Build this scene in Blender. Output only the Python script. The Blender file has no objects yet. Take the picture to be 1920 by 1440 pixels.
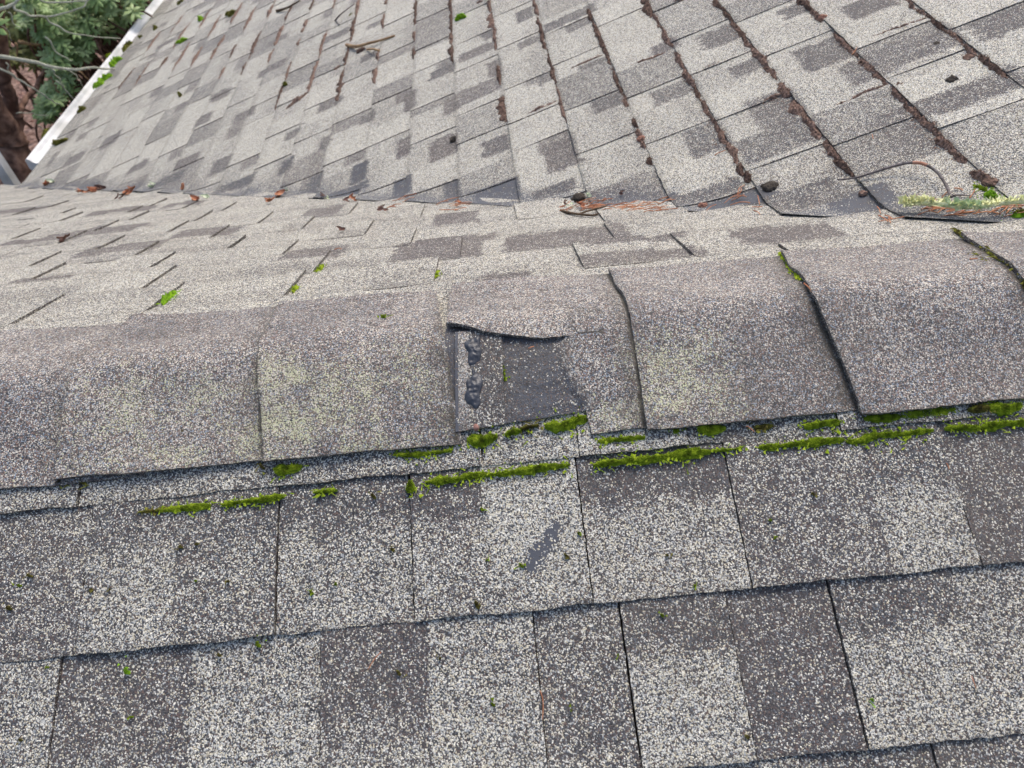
import bpy, bmesh, math, random
from mathutils import Vector, Matrix, noise
random.seed(7)
S = bpy.context.scene
COL = S.collection
# ------------------------------------------------------------------ camera, light
F = 1310.03
YAW, PITCH, ROLL = -0.0035, 0.8175, -0.1015
CAM = Vector((0.25726, -0.56742, 0.52039))
cp, sp, cy_, sy_ = math.cos(PITCH), math.sin(PITCH), math.cos(YAW), math.sin(YAW)
fw = Vector((sy_*cp, cy_*cp, -sp)); r0 = Vector((cy_, -sy_, 0)); u0 = r0.cross(fw)
cr, sr = math.cos(ROLL), math.sin(ROLL)
RT = cr*r0 + sr*u0; UP = -sr*r0 + cr*u0
cd = bpy.data.cameras.new("Camera"); cam = bpy.data.objects.new("Camera", cd); COL.objects.link(cam)
cd.sensor_width = 36; cd.lens = F/1920*36; cd.clip_start = .02; cd.clip_end = 500
cam.matrix_world = Matrix.Translation(CAM) @ Matrix((RT, UP, -fw)).transposed().to_4x4()
cd.dof.use_dof = True; cd.dof.focus_distance = .85; cd.dof.aperture_fstop = 9.0
S.camera = cam
S.render.resolution_x, S.render.resolution_y = 1024, 768
W = bpy.data.worlds.new("World"); S.world = W; W.use_nodes = True
SUN_EL, SUN_AZ = math.radians(56), math.radians(24)      # azimuth from +y towards +x
sky = W.node_tree.nodes.new('ShaderNodeTexSky'); sky.sky_type = 'NISHITA'; sky.sun_disc = False
sky.sun_elevation = SUN_EL; sky.sun_rotation = SUN_AZ
sky.air_density = 1.0; sky.dust_density = 4.0; sky.ozone_density = 1.0
bg = W.node_tree.nodes['Background']; bg.inputs['Strength'].default_value = .14
W.node_tree.links.new(sky.outputs[0], bg.inputs[0])
sl = bpy.data.lights.new("Sun", 'SUN'); sl.energy = 1.0; sl.angle = math.radians(26); sl.color = (1, .95, .87)
so = bpy.data.objects.new("Sun", sl); COL.objects.link(so)
sd = Vector((math.sin(SUN_AZ)*math.cos(SUN_EL), math.cos(SUN_AZ)*math.cos(SUN_EL), math.sin(SUN_EL)))
so.rotation_euler = (-sd).to_track_quat('-Z', 'Y').to_euler()
S.view_settings.view_transform = 'Standard'; S.view_settings.look = 'None'
S.view_settings.exposure = 0.78; S.view_settings.gamma = 1

# ------------------------------------------------------------------ geometry of the place
A1, A2, X0 = 0.4128, 0.3335, 1.2308          # gable pitch, main pitch, where the gable ridge runs into the main roof
T1, T2 = math.tan(A1), math.tan(A2)
EX = .143                                    # shingle exposure
GZ = -3.75                                   # ground level
EAVE_S = 2.86; EAVE_T = -3.405
def zg(x, y): return -(math.sqrt(y*y + .018**2) - .010)*T1
def zm(x, y): return (x - X0)*T2
def zs(x, y, kind):
    a, b = zg(x, y), zm(x, y)
    return .5*(a + b + math.sqrt((a-b)**2 + .02**2))
def surf(x, y, h=0.):
    e = .002
    z = zs(x, y, 0)
    n = Vector((-(zs(x+e, y, 0)-zs(x-e, y, 0))/(2*e), -(zs(x, y+e, 0)-zs(x, y-e, 0))/(2*e), 1)).normalized()
    return Vector((x, y, z)) + n*h
def capsurf(x, y, h=0.):
    e = .002
    n = Vector((0, -(zg(x, y+e)-zg(x, y-e))/(2*e), 1)).normalized()
    return Vector((x, y, zg(x, y))) + n*h
def ray(px, py): return fw + (px-960)/F*RT - (py-720)/F*UP
def hitz(px, py, z):
    d = ray(px, py); return CAM + d*((z-CAM.z)/d.z)
def hit(px, py, h=0.):
    """point of the roof surface seen at a photograph pixel -> (x, y)"""
    d = ray(px, py); t0, t = .2, .2
    P = CAM
    while t < 14:
        P = CAM + d*t
        if P.z - h < zs(P.x, P.y, 0): break
        t += .02
    a, b = t-.02, t
    for _ in range(22):
        m = (a+b)/2; P = CAM + d*m
        if P.z - h < zs(P.x, P.y, 0): b = m
        else: a = m
    return P.x, P.y
def fbm(x, y, z=0., o=3): return noise.fractal(Vector((x, y, z)), 1.0, 2.0, o)
def nz(x, y, z=0.): return noise.noise(Vector((x, y, z)))

# ------------------------------------------------------------------ materials
def mat(name):
    m = bpy.data.materials.new(name); m.use_nodes = True
    nt = m.node_tree; b = nt.nodes['Principled BSDF']
    return m, nt, b, nt.links.new
def N(nt, t, **kw):
    n = nt.nodes.new(t)
    for k, v in kw.items(): setattr(n, k, v)
    return n
def ramp(nt, stops, interp='LINEAR'):
    n = nt.nodes.new('ShaderNodeValToRGB'); cr_ = n.color_ramp; cr_.interpolation = interp
    while len(cr_.elements) > 1: cr_.elements.remove(cr_.elements[-1])
    cr_.elements[0].position = stops[0][0]; cr_.elements[0].color = (*stops[0][1], 1)
    for p, c in stops[1:]:
        e = cr_.elements.new(p); e.color = (*c, 1)
    return n
def math_(nt, op, a, b=None, clamp=False):
    n = nt.nodes.new('ShaderNodeMath'); n.operation = op; n.use_clamp = clamp
    for i, v in ((0, a), (1, b)):
        if v is None: continue
        if isinstance(v, (int, float)): n.inputs[i].default_value = v
        else: nt.links.new(v, n.inputs[i])
    return n.outputs[0]
def mixc(nt, f, a, b, mode='MIX'):
    n = nt.nodes.new('ShaderNodeMix'); n.data_type = 'RGBA'; n.blend_type = mode
    for s, v in ((n.inputs[0], f), (n.inputs[6], a), (n.inputs[7], b)):
        if isinstance(v, (int, float)): s.default_value = v
        elif isinstance(v, tuple): s.default_value = (*v, 1)
        else: nt.links.new(v, s)
    return n.outputs[2]

def granule_material():
    m, nt, b, L = mat("shingle_granules")
    tc = N(nt, 'ShaderNodeTexCoord')
    vo = N(nt, 'ShaderNodeTexVoronoi'); vo.inputs['Scale'].default_value = 800
    wn = N(nt, 'ShaderNodeTexNoise'); wn.inputs['Scale'].default_value = 420; wn.inputs['Detail'].default_value = 1
    L(tc.outputs['Object'], wn.inputs['Vector'])
    wv = N(nt, 'ShaderNodeVectorMath', operation='MULTIPLY_ADD'); wv.inputs[1].default_value = (.0024, .0024, .0024)
    L(wn.outputs['Color'], wv.inputs[0]); L(tc.outputs['Object'], wv.inputs[2]); L(wv.outputs[0], vo.inputs['Vector'])
    se = N(nt, 'ShaderNodeSeparateColor'); L(vo.outputs['Color'], se.inputs[0])
    at = N(nt, 'ShaderNodeAttribute', attribute_name='gran')
    sa = N(nt, 'ShaderNodeSeparateColor'); L(at.outputs['Color'], sa.inputs[0])
    a2 = N(nt, 'ShaderNodeAttribute', attribute_name='wear')
    s2 = N(nt, 'ShaderNodeSeparateColor'); L(a2.outputs['Color'], s2.inputs[0])
    mixv, cap, lich = sa.outputs[0], sa.outputs[1], sa.outputs[2]
    dirt_shade, bald, brown = s2.outputs[0], s2.outputs[1], s2.outputs[2]
    n1 = N(nt, 'ShaderNodeTexNoise'); n1.inputs['Scale'].default_value = 90; n1.inputs['Detail'].default_value = 2
    n2 = N(nt, 'ShaderNodeTexNoise'); n2.inputs['Scale'].default_value = 13; n2.inputs['Detail'].default_value = 4
    L(tc.outputs['Object'], n1.inputs['Vector']); L(tc.outputs['Object'], n2.inputs['Vector'])
    mm = math_(nt, 'ADD', mixv, math_(nt, 'MULTIPLY', math_(nt, 'SUBTRACT', n1.outputs[0], .5), .5))
    mm = math_(nt, 'ADD', mm, math_(nt, 'MULTIPLY', math_(nt, 'SUBTRACT', n2.outputs[0], .5), .30))
    isl = math_(nt, 'LESS_THAN', se.outputs[0], mm)
    light = ramp(nt, [(0, (.38, .34, .26)), (.2, (.64, .59, .44)), (.42, (.68, .66, .58)), (.6, (.30, .32, .33)), (.75, (.46, .47, .46)), (.9, (.86, .83, .73))])
    dark = ramp(nt, [(0, (.018, .018, .020)), (.28, (.055, .056, .062)), (.5, (.15, .098, .080)), (.62, (.07, .068, .066)), (.78, (.12, .14, .165)), (.9, (.07, .07, .07)), (1, (.36, .34, .30))])
    L(se.outputs[1], light.inputs[0]); L(se.outputs[1], dark.inputs[0])
    darkb = mixc(nt, math_(nt, 'MULTIPLY', brown, .55), dark.outputs[0], (.115, .088, .084))
    slope = mixc(nt, isl, darkb, light.outputs[0])
    # ridge caps: fine blend of slate, brick brown, blue grey and white granules
    bb = math_(nt, 'ADD', se.outputs[2], math_(nt, 'MULTIPLY', math_(nt, 'SUBTRACT', mm, .5), .8))
    cr_ = ramp(nt, [(0, (.05, .049, .050)), (.2, (.10, .10, .11)), (.34, (.18, .118, .095)), (.48, (.25, .225, .20)),
                    (.60, (.25, .165, .14)), (.66, (.25, .30, .36)), (.77, (.40, .38, .34)), (.87, (.66, .61, .53))], 'CONSTANT')
    L(bb, cr_.inputs[0])
    col = mixc(nt, cap, slope, cr_.outputs[0])
    # crusty pale lichen living on the granules
    col = mixc(nt, math_(nt, 'MULTIPLY', lich, .42, True), col, (.46, .42, .26))
    isli = math_(nt, 'LESS_THAN', se.outputs[1], math_(nt, 'MULTIPLY', lich, math_(nt, 'ADD', n1.outputs[0], .35)))
    col = mixc(nt, isli, col, (.52, .53, .34))
    # asphalt between the granules
    gap = N(nt, 'ShaderNodeMapRange'); gap.inputs[1].default_value = .55; gap.inputs[2].default_value = .8
    L(vo.outputs['Distance'], gap.inputs[0])
    col = mixc(nt, gap.outputs[0], col, (.03, .03, .034))
    # bald asphalt
    bn = math_(nt, 'GREATER_THAN', math_(nt, 'ADD', bald, math_(nt, 'MULTIPLY', math_(nt, 'SUBTRACT', se.outputs[2], .5), .55)), .55)
    col = mixc(nt, bn, col, (.062, .070, .090))
    dn = math_(nt, 'MULTIPLY', dirt_shade, math_(nt, 'ADD', n1.outputs[0], .4), True)  # dark tone: grime plus shade painted under lapped edges
    col = mixc(nt, dn, col, (.040, .034, .024))
    # weathering film: broad brownish dust in irregular runs
    n3 = N(nt, 'ShaderNodeTexNoise'); n3.inputs['Scale'].default_value = 5.5; n3.inputs['Detail'].default_value = 7; n3.inputs['Roughness'].default_value = .65
    L(tc.outputs['Object'], n3.inputs['Vector'])
    wr = N(nt, 'ShaderNodeMapRange'); wr.inputs[1].default_value = .42; wr.inputs[2].default_value = .72; wr.inputs[4].default_value = .17
    L(n3.outputs[0], wr.inputs[0]); col = mixc(nt, wr.outputs[0], col, (.19, .165, .125))
    col = mixc(nt, 1.0, col, (1.0, .985, .955), 'MULTIPLY')
    L(col, b.inputs['Base Color'])
    b.inputs['Roughness'].default_value = .72
    b.inputs['Specular IOR Level'].default_value = .45
    bump = N(nt, 'ShaderNodeBump'); bump.inputs['Strength'].default_value = .6; bump.inputs['Distance'].default_value = .0010
    hgt = math_(nt, 'SUBTRACT', 1.0, vo.outputs['Distance'])
    hgt = math_(nt, 'ADD', hgt, math_(nt, 'MULTIPLY', se.outputs[1], .5))
    hgt = math_(nt, 'MULTIPLY', hgt, math_(nt, 'SUBTRACT', 1.0, math_(nt, 'MULTIPLY', bn, .8)))
    L(hgt, bump.inputs['Height']); L(bump.outputs[0], b.inputs['Normal'])
    return m
GR = granule_material()

def noisy(name, c0, c1, scale=60, rough=.85, bump=.4, bd=.002, spec=.3, detail=5, c2=None):
    m, nt, b, L = mat(name)
    tc = N(nt, 'ShaderNodeTexCoord'); n = N(nt, 'ShaderNodeTexNoise')
    n.inputs['Scale'].default_value = scale; n.inputs['Detail'].default_value = detail
    L(tc.outputs['Object'], n.inputs['Vector'])
    st = [(.3, c0), (.7, c1)] if c2 is None else [(.3, c0), (.5, c1), (.68, c2)]
    r = ramp(nt, st); L(n.outputs[0], r.inputs[0]); L(r.outputs[0], b.inputs['Base Color'])
    bu = N(nt, 'ShaderNodeBump'); bu.inputs['Strength'].default_value = bump; bu.inputs['Distance'].default_value = bd
    L(n.outputs[0], bu.inputs['Height']); L(bu.outputs[0], b.inputs['Normal'])
    b.inputs['Roughness'].default_value = rough; b.inputs['Specular IOR Level'].default_value = spec
    return m
M = dict(
    moss=noisy('moss', (.06, .08, .010), (.20, .29, .016), 120, .95, .9, .002, .1, 8, (.40, .48, .04)),
    moss_dull=noisy('dull_moss', (.05, .042, .015), (.12, .11, .022), 120, .9, .9, .002, .15, 5, (.24, .26, .04)),
    moss_bright=noisy('bright_moss', (.08, .16, .01), (.20, .38, .02), 120, .9, .9, .002, .15, 5, (.40, .66, .03)),
    litter=noisy('rotted_needle_litter', (.085, .055, .042), (.20, .13, .10), 220, .95, 1.0, .003, .1, 6, (.34, .235, .185)),
    litter_dark=noisy('dark_litter', (.05, .034, .028), (.13, .085, .065), 220, .95, 1.0, .003, .1, 6, (.23, .15, .115)),
    clod=noisy('dark_clod', (.03, .025, .02), (.10, .085, .07), 300, .95, 1.0, .003, .1, 6),
    redclod=noisy('reddish_clod', (.18, .08, .055), (.40, .22, .16), 300, .95, 1.0, .003, .1, 6),
    needle=noisy('dry_needle', (.30, .10, .045), (.58, .27, .14), 30, .7, .1, .001, .3, 2),
    leaf=noisy('dry_leaf', (.26, .09, .045), (.60, .27, .14), 40, .75, .4, .001, .3, 4),
    leaf_dark=noisy('dark_leaf', (.10, .055, .04), (.24, .13, .10), 60, .8, .4, .001, .3, 4),
    pale=noisy('pale_leaf', (.45, .52, .33), (.72, .74, .55), 60, .7, .3, .001, .3, 4),
    twig=noisy('grey_twig_bark', (.07, .055, .05), (.23, .20, .19), 160, .85, .6, .001, .2, 5),
    twig_bare=noisy('stripped_twig', (.34, .15, .09), (.52, .28, .19), 90, .7, .3, .001),
    stick=noisy('dark_stick_bark', (.035, .025, .018), (.15, .10, .06), 160, .9, .6, .001, .2, 5),
    lichen=noisy('pale_lichen', (.55, .58, .28), (.78, .78, .44), 160, .9, .7, .001, .1, 5, (.88, .86, .60)),
    lichen_green=noisy('green_lichen', (.34, .46, .25), (.58, .68, .42), 160, .9, .7, .001, .1, 5),
    sealant=noisy('roofing_cement', (.022, .024, .030), (.05, .055, .068), 180, .42, .5, .002, .5, 4),
    nail=noisy('rusty_nail_head', (.20, .09, .065), (.36, .20, .16), 400, .6, .3, .001),
    white=noisy('white_gutter_paint', (.40, .40, .37), (.72, .72, .71), 7, .35, .05, .001, .5, 6),
    wall=noisy('painted_siding', (.45, .44, .42), (.55, .54, .52), 9, .8, .1, .002),
    bark=noisy('brown_bark', (.055, .032, .024), (.15, .085, .06), 22, .9, .8, .01, .2, 6, (.26, .16, .115)),
    branch=noisy('lichened_branch', (.26, .26, .20), (.46, .47, .38), 30, .85, .5, .003, .2, 5),
    branch_brown=noisy('tan_branch', (.22, .13, .07), (.42, .28, .15), 30, .85, .5, .003, .2, 5),
    green=noisy('broad_leaf', (.13, .20, .06), (.26, .38, .13), 5, .5, .2, .002, .4, 3, (.44, .52, .24)),
    yellow=noisy('yellowing_leaf', (.14, .15, .035), (.26, .26, .07), 5, .6, .2, .002, .4, 3),
    ground=noisy('leaf_litter_soil', (.075, .048, .038), (.18, .115, .09), 14, .95, .9, .03, .1, 8, (.32, .22, .18)),
    fallen=noisy('fallen_leaf', (.20, .11, .085), (.42, .26, .20), 3, .85, .3, .003),
)

# ------------------------------------------------------------------ object helpers
def link(name, me, parent=None, m=None):
    o = bpy.data.objects.new(name, me); COL.objects.link(o)
    if m is not None: me.materials.append(m)
    if parent is not None:
        o.parent = parent; o.location = -parent.location
    return o
def tag(o, label=None, cat=None, group=None, kind=None):
    if label: o['label'] = label
    if cat: o['category'] = cat
    if group: o['group'] = group
    if kind: o['kind'] = kind
    return o
def empty(name, loc):
    o = bpy.data.objects.new(name, None); COL.objects.link(o); o.location = loc; return o
def pydata(name, vs, fs, m, parent=None, smooth=True, origin=None):
    me = bpy.data.meshes.new(name)
    if origin is not None: vs = [Vector(v)-origin for v in vs]
    me.from_pydata([tuple(v) for v in vs], [], fs); me.update()
    if smooth: me.polygons.foreach_set('use_smooth', [True]*len(me.polygons))
    o = link(name, me, parent, m)
    if origin is not None and parent is None: o.location = origin
    return o

class Sheet:
    """bmesh of shingle patches laid out in (x, y, h), later draped over the roof surface"""
    def __init__(s):
        s.bm = bmesh.new(); s.g = s.bm.verts.layers.float_color.new('gran'); s.w = s.bm.verts.layers.float_color.new('wear')
    def patch(s, rows, att, depth=.006):
        """rows: list of lists of (x, y, h); att(i, j, x, y) -> (gran, wear)"""
        bm = s.bm; ni, nj = len(rows), len(rows[0]); V = []
        for i in range(ni):
            r = []
            for j in range(nj):
                x, y, h = rows[i][j]
                v = bm.verts.new((x, y, h)); g, w = att(i, j, x, y); v[s.g] = (*g, 1); v[s.w] = (*w, 1); r.append(v)
            V.append(r)
        for i in range(ni-1):
            for j in range(nj-1):
                bm.faces.new((V[i][j], V[i+1][j], V[i+1][j+1], V[i][j+1])).smooth = True
        ring = [(i, 0) for i in range(ni)] + [(ni-1, j) for j in range(1, nj)] + [(i, nj-1) for i in range(ni-2, -1, -1)] + [(0, j) for j in range(nj-2, 0, -1)]
        top, low = [], []
        for (i, j) in ring:
            x, y, h = V[i][j].co
            for k, hh in ((0, h), (1, h-depth)):
                v = bm.verts.new((x, y, hh)); v[s.g] = (.24, 0, 0, 1); v[s.w] = (.16, .0, .9, 1)
                (top, low)[k].append(v)
        n = len(ring)
        for k in range(n):
            bm.faces.new((top[k], low[k], low[(k+1) % n], top[(k+1) % n]))
    def cut(s, co, no):
        geom = s.bm.verts[:] + s.bm.edges[:] + s.bm.faces[:]
        bmesh.ops.bisect_plane(s.bm, geom=geom, dist=1e-6, plane_co=co, plane_no=no, clear_outer=True)
    def build(s, name, parent, fn=surf):
        for v in s.bm.verts: v.co = fn(v.co.x, v.co.y, v.co.z)
        bmesh.ops.recalc_face_normals(s.bm, faces=s.bm.faces[:])
        me = bpy.data.meshes.new(name); s.bm.to_mesh(me); s.bm.free()
        return link(name, me, parent, GR)

C1, S1 = math.cos(A1), math.sin(A1)
C2 = math.cos(A2)
def toxy(kind, u, v):
    if kind == 'near': return u, -v*C1
    if kind == 'far': return u, v*C1
    return X0 - v*C2, u            # main: v runs down slope (towards -x), u along the eave
def lay_segment(sh, kind, ua, ub, va, vb, raised, tones, seed, du, nv, lift=0., brown=0., wearfn=None, over=.012, split=.5, skew=0., jag=1., soft=.2, hsplit=None):
    """one shingle tab: tones = (mix at top, mix at bottom); split = where the tone changes"""
    nu = max(2, int(abs(ub-ua)/du)+1)
    rows = []
    E = vb-va
    lift_c = random.uniform(-.0004, .0012)
    for i in range(nu+1):
        fu = i/nu; col = []
        for j in range(nv+1):
            fv = j/nv
            u = ua + (ub-ua)*fu; v = (va-over) + (vb-va+over)*fv
            if i in (0, nu): u += jag*.0011*nz(v*130, seed*3.1, i)
            u += skew*(v-va)
            if j == nv: v += jag*(.0014*nz(u*140, seed, 4.4) + .0016*nz(u*22, va*50, 1.4))
            h = .0034 + .0036*(v-va)/E + (.0020 if raised else 0) + lift
            h += .0010*nz(u*9, v*9, seed) + .0007*nz(u*3, v*3, 2.2)
            if fv > .6: h += lift_c*(fv-.6)*2.5*(1 if (seed*7) % 2 < 1.2 else 3*abs(fu-.5))
            if kind == 'far': h -= .0035*min(1, max(0, (.15-v)/.04))
            x, y = toxy(kind, u, v); col.append((x, y, h))
        rows.append(col)
    t0, t1 = tones[:2]
    def att(i, j, x, y):
        fv = j/nv; fu = i/nu
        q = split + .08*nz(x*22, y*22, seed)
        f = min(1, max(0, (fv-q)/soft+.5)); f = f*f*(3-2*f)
        mx = t0 + (t1-t0)*f; br = brown
        if hsplit:                      # (u fraction range, v fraction range, mix): darker blended block
            a, b, c, d, mv, bv = hsplit
            if a <= fu <= b and c <= fv <= d: mx = mv; br = bv
        g = [mx + .05*nz(x*5, y*5, 7.), 0, 0]
        w = [max(0, .38-fv*3.4) if over else 0, 0, br]  # grime and a shadow band painted in just below the overlapping butt
        if j == nv: w[0] = .3
        if wearfn: wearfn(x, y, g, w)
        return g, w
    sh.patch(rows, att, .008 if raised else .006)

# ================================================================== the roof
ROOF_BASE = Vector((0., 1.0, GZ))
roof = empty('house', ROOF_BASE)
tag(roof, 'house under grey weathered laminated shingles, a low gable ridge running into a larger roof slope', 'house')

# ---------------- near slope (towards the camera)
def near_v(px, py): x, y = hit(px, py, .006); return x, -y/C1
S_C1 = .1515
# rows: (pixel x at the row's middle, tone top, tone bottom, split, raised, brown)
def nrow(ymid_of_x, cells, vmid):
    out = []
    for px, a, b, sp_, ra, br in cells:
        x, v = near_v(px, ymid_of_x(px)); out.append((x, a, b, sp_, ra, br))
    return out
row0 = nrow(lambda x: 935-.095*x, [(-400, .5, .5, .5, 0, 0), (-160, .5, .55, .5, 1, 0), (152, .58, .58, .5, 0, 0), (520, .52, .55, .5, 1, 0), (905, .62, .66, .5, 0, .0),
       (1085, .70, .72, .5, 1, 0), (1290, .42, .52, .5, 0, 0), (1570, .48, .52, .5, 1, 0), (1780, .6, .66, .5, 0, 0), (2150, .5, .5, .5, 1, 0), (2500, .5, .5, .5, 0, 0)], 0)
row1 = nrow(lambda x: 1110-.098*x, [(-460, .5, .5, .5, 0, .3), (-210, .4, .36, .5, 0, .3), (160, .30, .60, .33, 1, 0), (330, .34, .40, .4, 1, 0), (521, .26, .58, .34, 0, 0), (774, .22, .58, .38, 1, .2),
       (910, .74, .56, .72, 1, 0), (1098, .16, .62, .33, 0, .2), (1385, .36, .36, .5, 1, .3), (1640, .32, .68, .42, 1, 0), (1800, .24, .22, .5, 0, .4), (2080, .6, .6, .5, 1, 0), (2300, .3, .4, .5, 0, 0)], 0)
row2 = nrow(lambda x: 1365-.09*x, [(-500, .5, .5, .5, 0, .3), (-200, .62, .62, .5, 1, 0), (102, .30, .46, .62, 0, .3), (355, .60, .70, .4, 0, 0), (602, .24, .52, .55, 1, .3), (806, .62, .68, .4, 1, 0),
       (1012, .40, .38, .5, 0, .2), (1180, .24, .74, .34, 1, .1), (1385, .20, .20, .5, 0, .35), (1585, .24, .68, .32, 1, 0), (1822, .54, .60, .5, 0, 0), (2080, .3, .6, .5, 1, 0), (2300, .3, .4, .5, 0, 0)], 0)
row3 = nrow(lambda x: 1560-.09*x, [(-500, .5, .5, .5, 0, .3), (-150, .3, .6, .5, 1, 0), (300, .4, .7, .4, 0, 0), (560, .6, .6, .5, 1, 0), (900, .3, .4, .5, 0, .4), (1150, .42, .6, .5, 1, 0),
       (1500, .36, .5, .5, 0, .2), (1750, .30, .5, .5, 1, .3), (2080, .5, .6, .5, 0, 0), (2300, .3, .4, .5, 0, 0)], 0)
def spot(px, py, rx, ry, ang=0):
    x, y = hit(px, py, .006); return (x, y, rx, ry, ang)
SCRAPES = [spot(1020, 1022, .030, .0085, .86), spot(1000, 1040, .015, .007, .9)]
def near_wear(x, y, g, w):
    for (sx, sy, rx, ry, a) in SCRAPES:
        dx, dy = x-sx, y-sy; c, s_ = math.cos(a), math.sin(a)
        q = ((dx*c+dy*s_)/rx)**2 + ((-dx*s_+dy*c)/ry)**2
        if q < 1.6: w[1] = max(w[1], min(1, 1.6-q)*(.78+.35*nz((dx*c+dy*s_)*60, (-dx*s_+dy*c)*500, 1)))
sh = Sheet()
def near_row(cells, va, vb, si, nv=26, du=.0055, wf=near_wear, lift=0.):
    for q in range(len(cells)-1):
        a, b = cells[q], cells[q+1]
        slit = .0017*(.85+.25*math.sin(si*5+q*3)) if a[4] != b[4] and wf else 0
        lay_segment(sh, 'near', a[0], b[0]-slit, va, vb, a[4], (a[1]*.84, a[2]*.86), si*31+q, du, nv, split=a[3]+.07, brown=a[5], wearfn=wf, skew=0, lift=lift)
near_row(row0, S_C1-EX, S_C1, 1, lift=-.0011)
near_row(row1, S_C1, S_C1+EX, 2)
near_row(row2, S_C1+EX, S_C1+2*EX, 3)
near_row(row3, S_C1+2*EX, S_C1+3*EX, 4)
def rnd_cells(u0, u1, near=True):
    out = []; u = u0
    ra = 0
    while u < u1:
        t = random.choice([(.30, .62), (.66, .70), (.34, .38), (.5, .5), (.62, .66), (.24, .26)])
        out.append((u, t[0], t[1], random.choice([.35, .5, .6]), ra, random.choice([0, 0, .3])))
        ra = 1-ra if random.random() < .8 else ra
        u += random.uniform(.10, .22)
    return out
for k in range(3, 19):
    near_row(rnd_cells(-4.0, 1.6), S_C1+k*EX, S_C1+(k+1)*EX, 10+k, 3, .05, None)
for rr, k in ((row0, 0), (row1, 1), (row2, 2), (row3, 3)):     # the same rows further left and right
    cells = rnd_cells(-4.0, rr[0][0]-.02); cells.append((rr[0][0], 0, 0, 0, 0, 0))
    near_row(cells, S_C1+(k-1)*EX, S_C1+k*EX, 60+k, 4, .04, None)
    cells = rnd_cells(rr[-1][0], 1.5)
    near_row(cells, S_C1+(k-1)*EX, S_C1+k*EX, 70+k, 4, .04, None)
# near valley line: main plane above gable plane there
no = Vector((T2, -T1, 0))          # gradient of (zm - zg) for y<0 : zg = y*T1
sh.cut(Vector((X0, 0, 0)), no)
near = sh.build('near_slope', roof)

# ---------------- far slope (behind the ridge, down to the valley)
FAR0 = .347; FE = .1375
far_lines_px = []
def Z(lst, ox, oy, k): return [(ox+(a[0]+b[0])/2*k, oy+(a[1]+b[1])/2*k) for a, b in lst]
k_ = 520/1920
far_lines_px += Z([((110,1035),(395,880)),((100,905),(390,760)),((150,770),(380,660)),((85,685),(340,590)),((555,835),(725,715)),((965,812),(1170,685)),((965,690),(1155,595)),((860,608),(1020,520)),((590,555),(765,480)),((585,430),(740,350)),((320,515),(475,445)),((315,405),(450,348)),((370,340),(475,297)),((340,302),(455,255)),((835,293),(950,235)),((870,332),(940,293)),((1095,440),(1235,362)),((1320,347),(1415,282)),((1435,458),(1555,380)),((1585,538),(1710,420)),((1785,350),(1870,280)),((1500,265),(1630,215)),((1220,250),(1350,205)),((1025,227),(1115,190)),((380,217),(480,180)),((100,280),(240,235)),((220,170),(355,147)),((1020,958),(1245,790)),((0,480),(140,425))], 0, 330, k_)
far_lines_px += Z([((95,775),(240,615)),((290,600),(430,465)),((75,490),(190,380)),((245,260),(335,200)),((440,320),(545,285)),((680,305),(750,220)),((990,385),(1040,290)),((1145,675),(1195,520)),((1335,490),(1355,370)),((1680,218),(1785,165)),((1000,205),(1140,155)),((510,180),(655,130))], 500, 360, k_)
k3_ = 500/1920
far_lines_px += Z([((340,500),(330,365)),((575,300),(540,185)),((1150,405),(990,260)),((1160,240),(1020,100)),((450,185),(580,130)),((1960,440),(1640,300))], 1000, 380, k3_)
nfar = int((EAVE_S-FAR0)/FE)+1
rowsF = {k: [] for k in range(-3, nfar+1)}
for (px, py) in far_lines_px:
    d = ray(px, py); n = Vector((0, S1, C1)); t = -(CAM.dot(n)-.006)/d.dot(n); P = CAM+d*t
    v = math.hypot(P.y, P.z); k = math.floor((v-FAR0)/FE)
    if k in rowsF: rowsF[k].append(P.x)
# brown-dark shingle blocks seen on the far slope (pixel, half width, row part)
FB = [(1060, 452, .20, .13), (822, 473, .15, .15), (868, 452, .12, .07), (1475, 447, .15, .10), (592, 478, .11, .10), (856, 412, .09, .12), (604, 402, .09, .12), (230, 470, .17, .10), (205, 434, .16, .12), (30, 398, .22, .14), (1200, 487, .17, .06), (1190, 458, .16, .03), (945, 523, .07, .06), (110, 450, .12, .07), (350, 385, .12, .10), (230, 398, .2, .1), (60, 455, .15, .06), (390, 440, .14, .08), (90, 528, .12, .05)]
fbx = []
for (px, py, fdx, fdv) in FB:
    d = ray(px, py); n = Vector((0, S1, C1)); t = -(CAM.dot(n)-.006)/d.dot(n); P = CAM+d*t
    fbx.append((P.x, math.hypot(P.y, P.z), fdx, fdv))
def far_blocks(x, y, g, w):
    v = y/C1
    for bx, bv, fdx, fdv in fbx:
        if abs(x-bx) < fdx/2+.006*nz(v*50, bx*9, 1) and abs(v-bv) < fdv/2+.006*nz(x*50, bv*9, 2): g[0] = .13; w[2] = .75
sh = Sheet()
random.seed(21)
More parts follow.
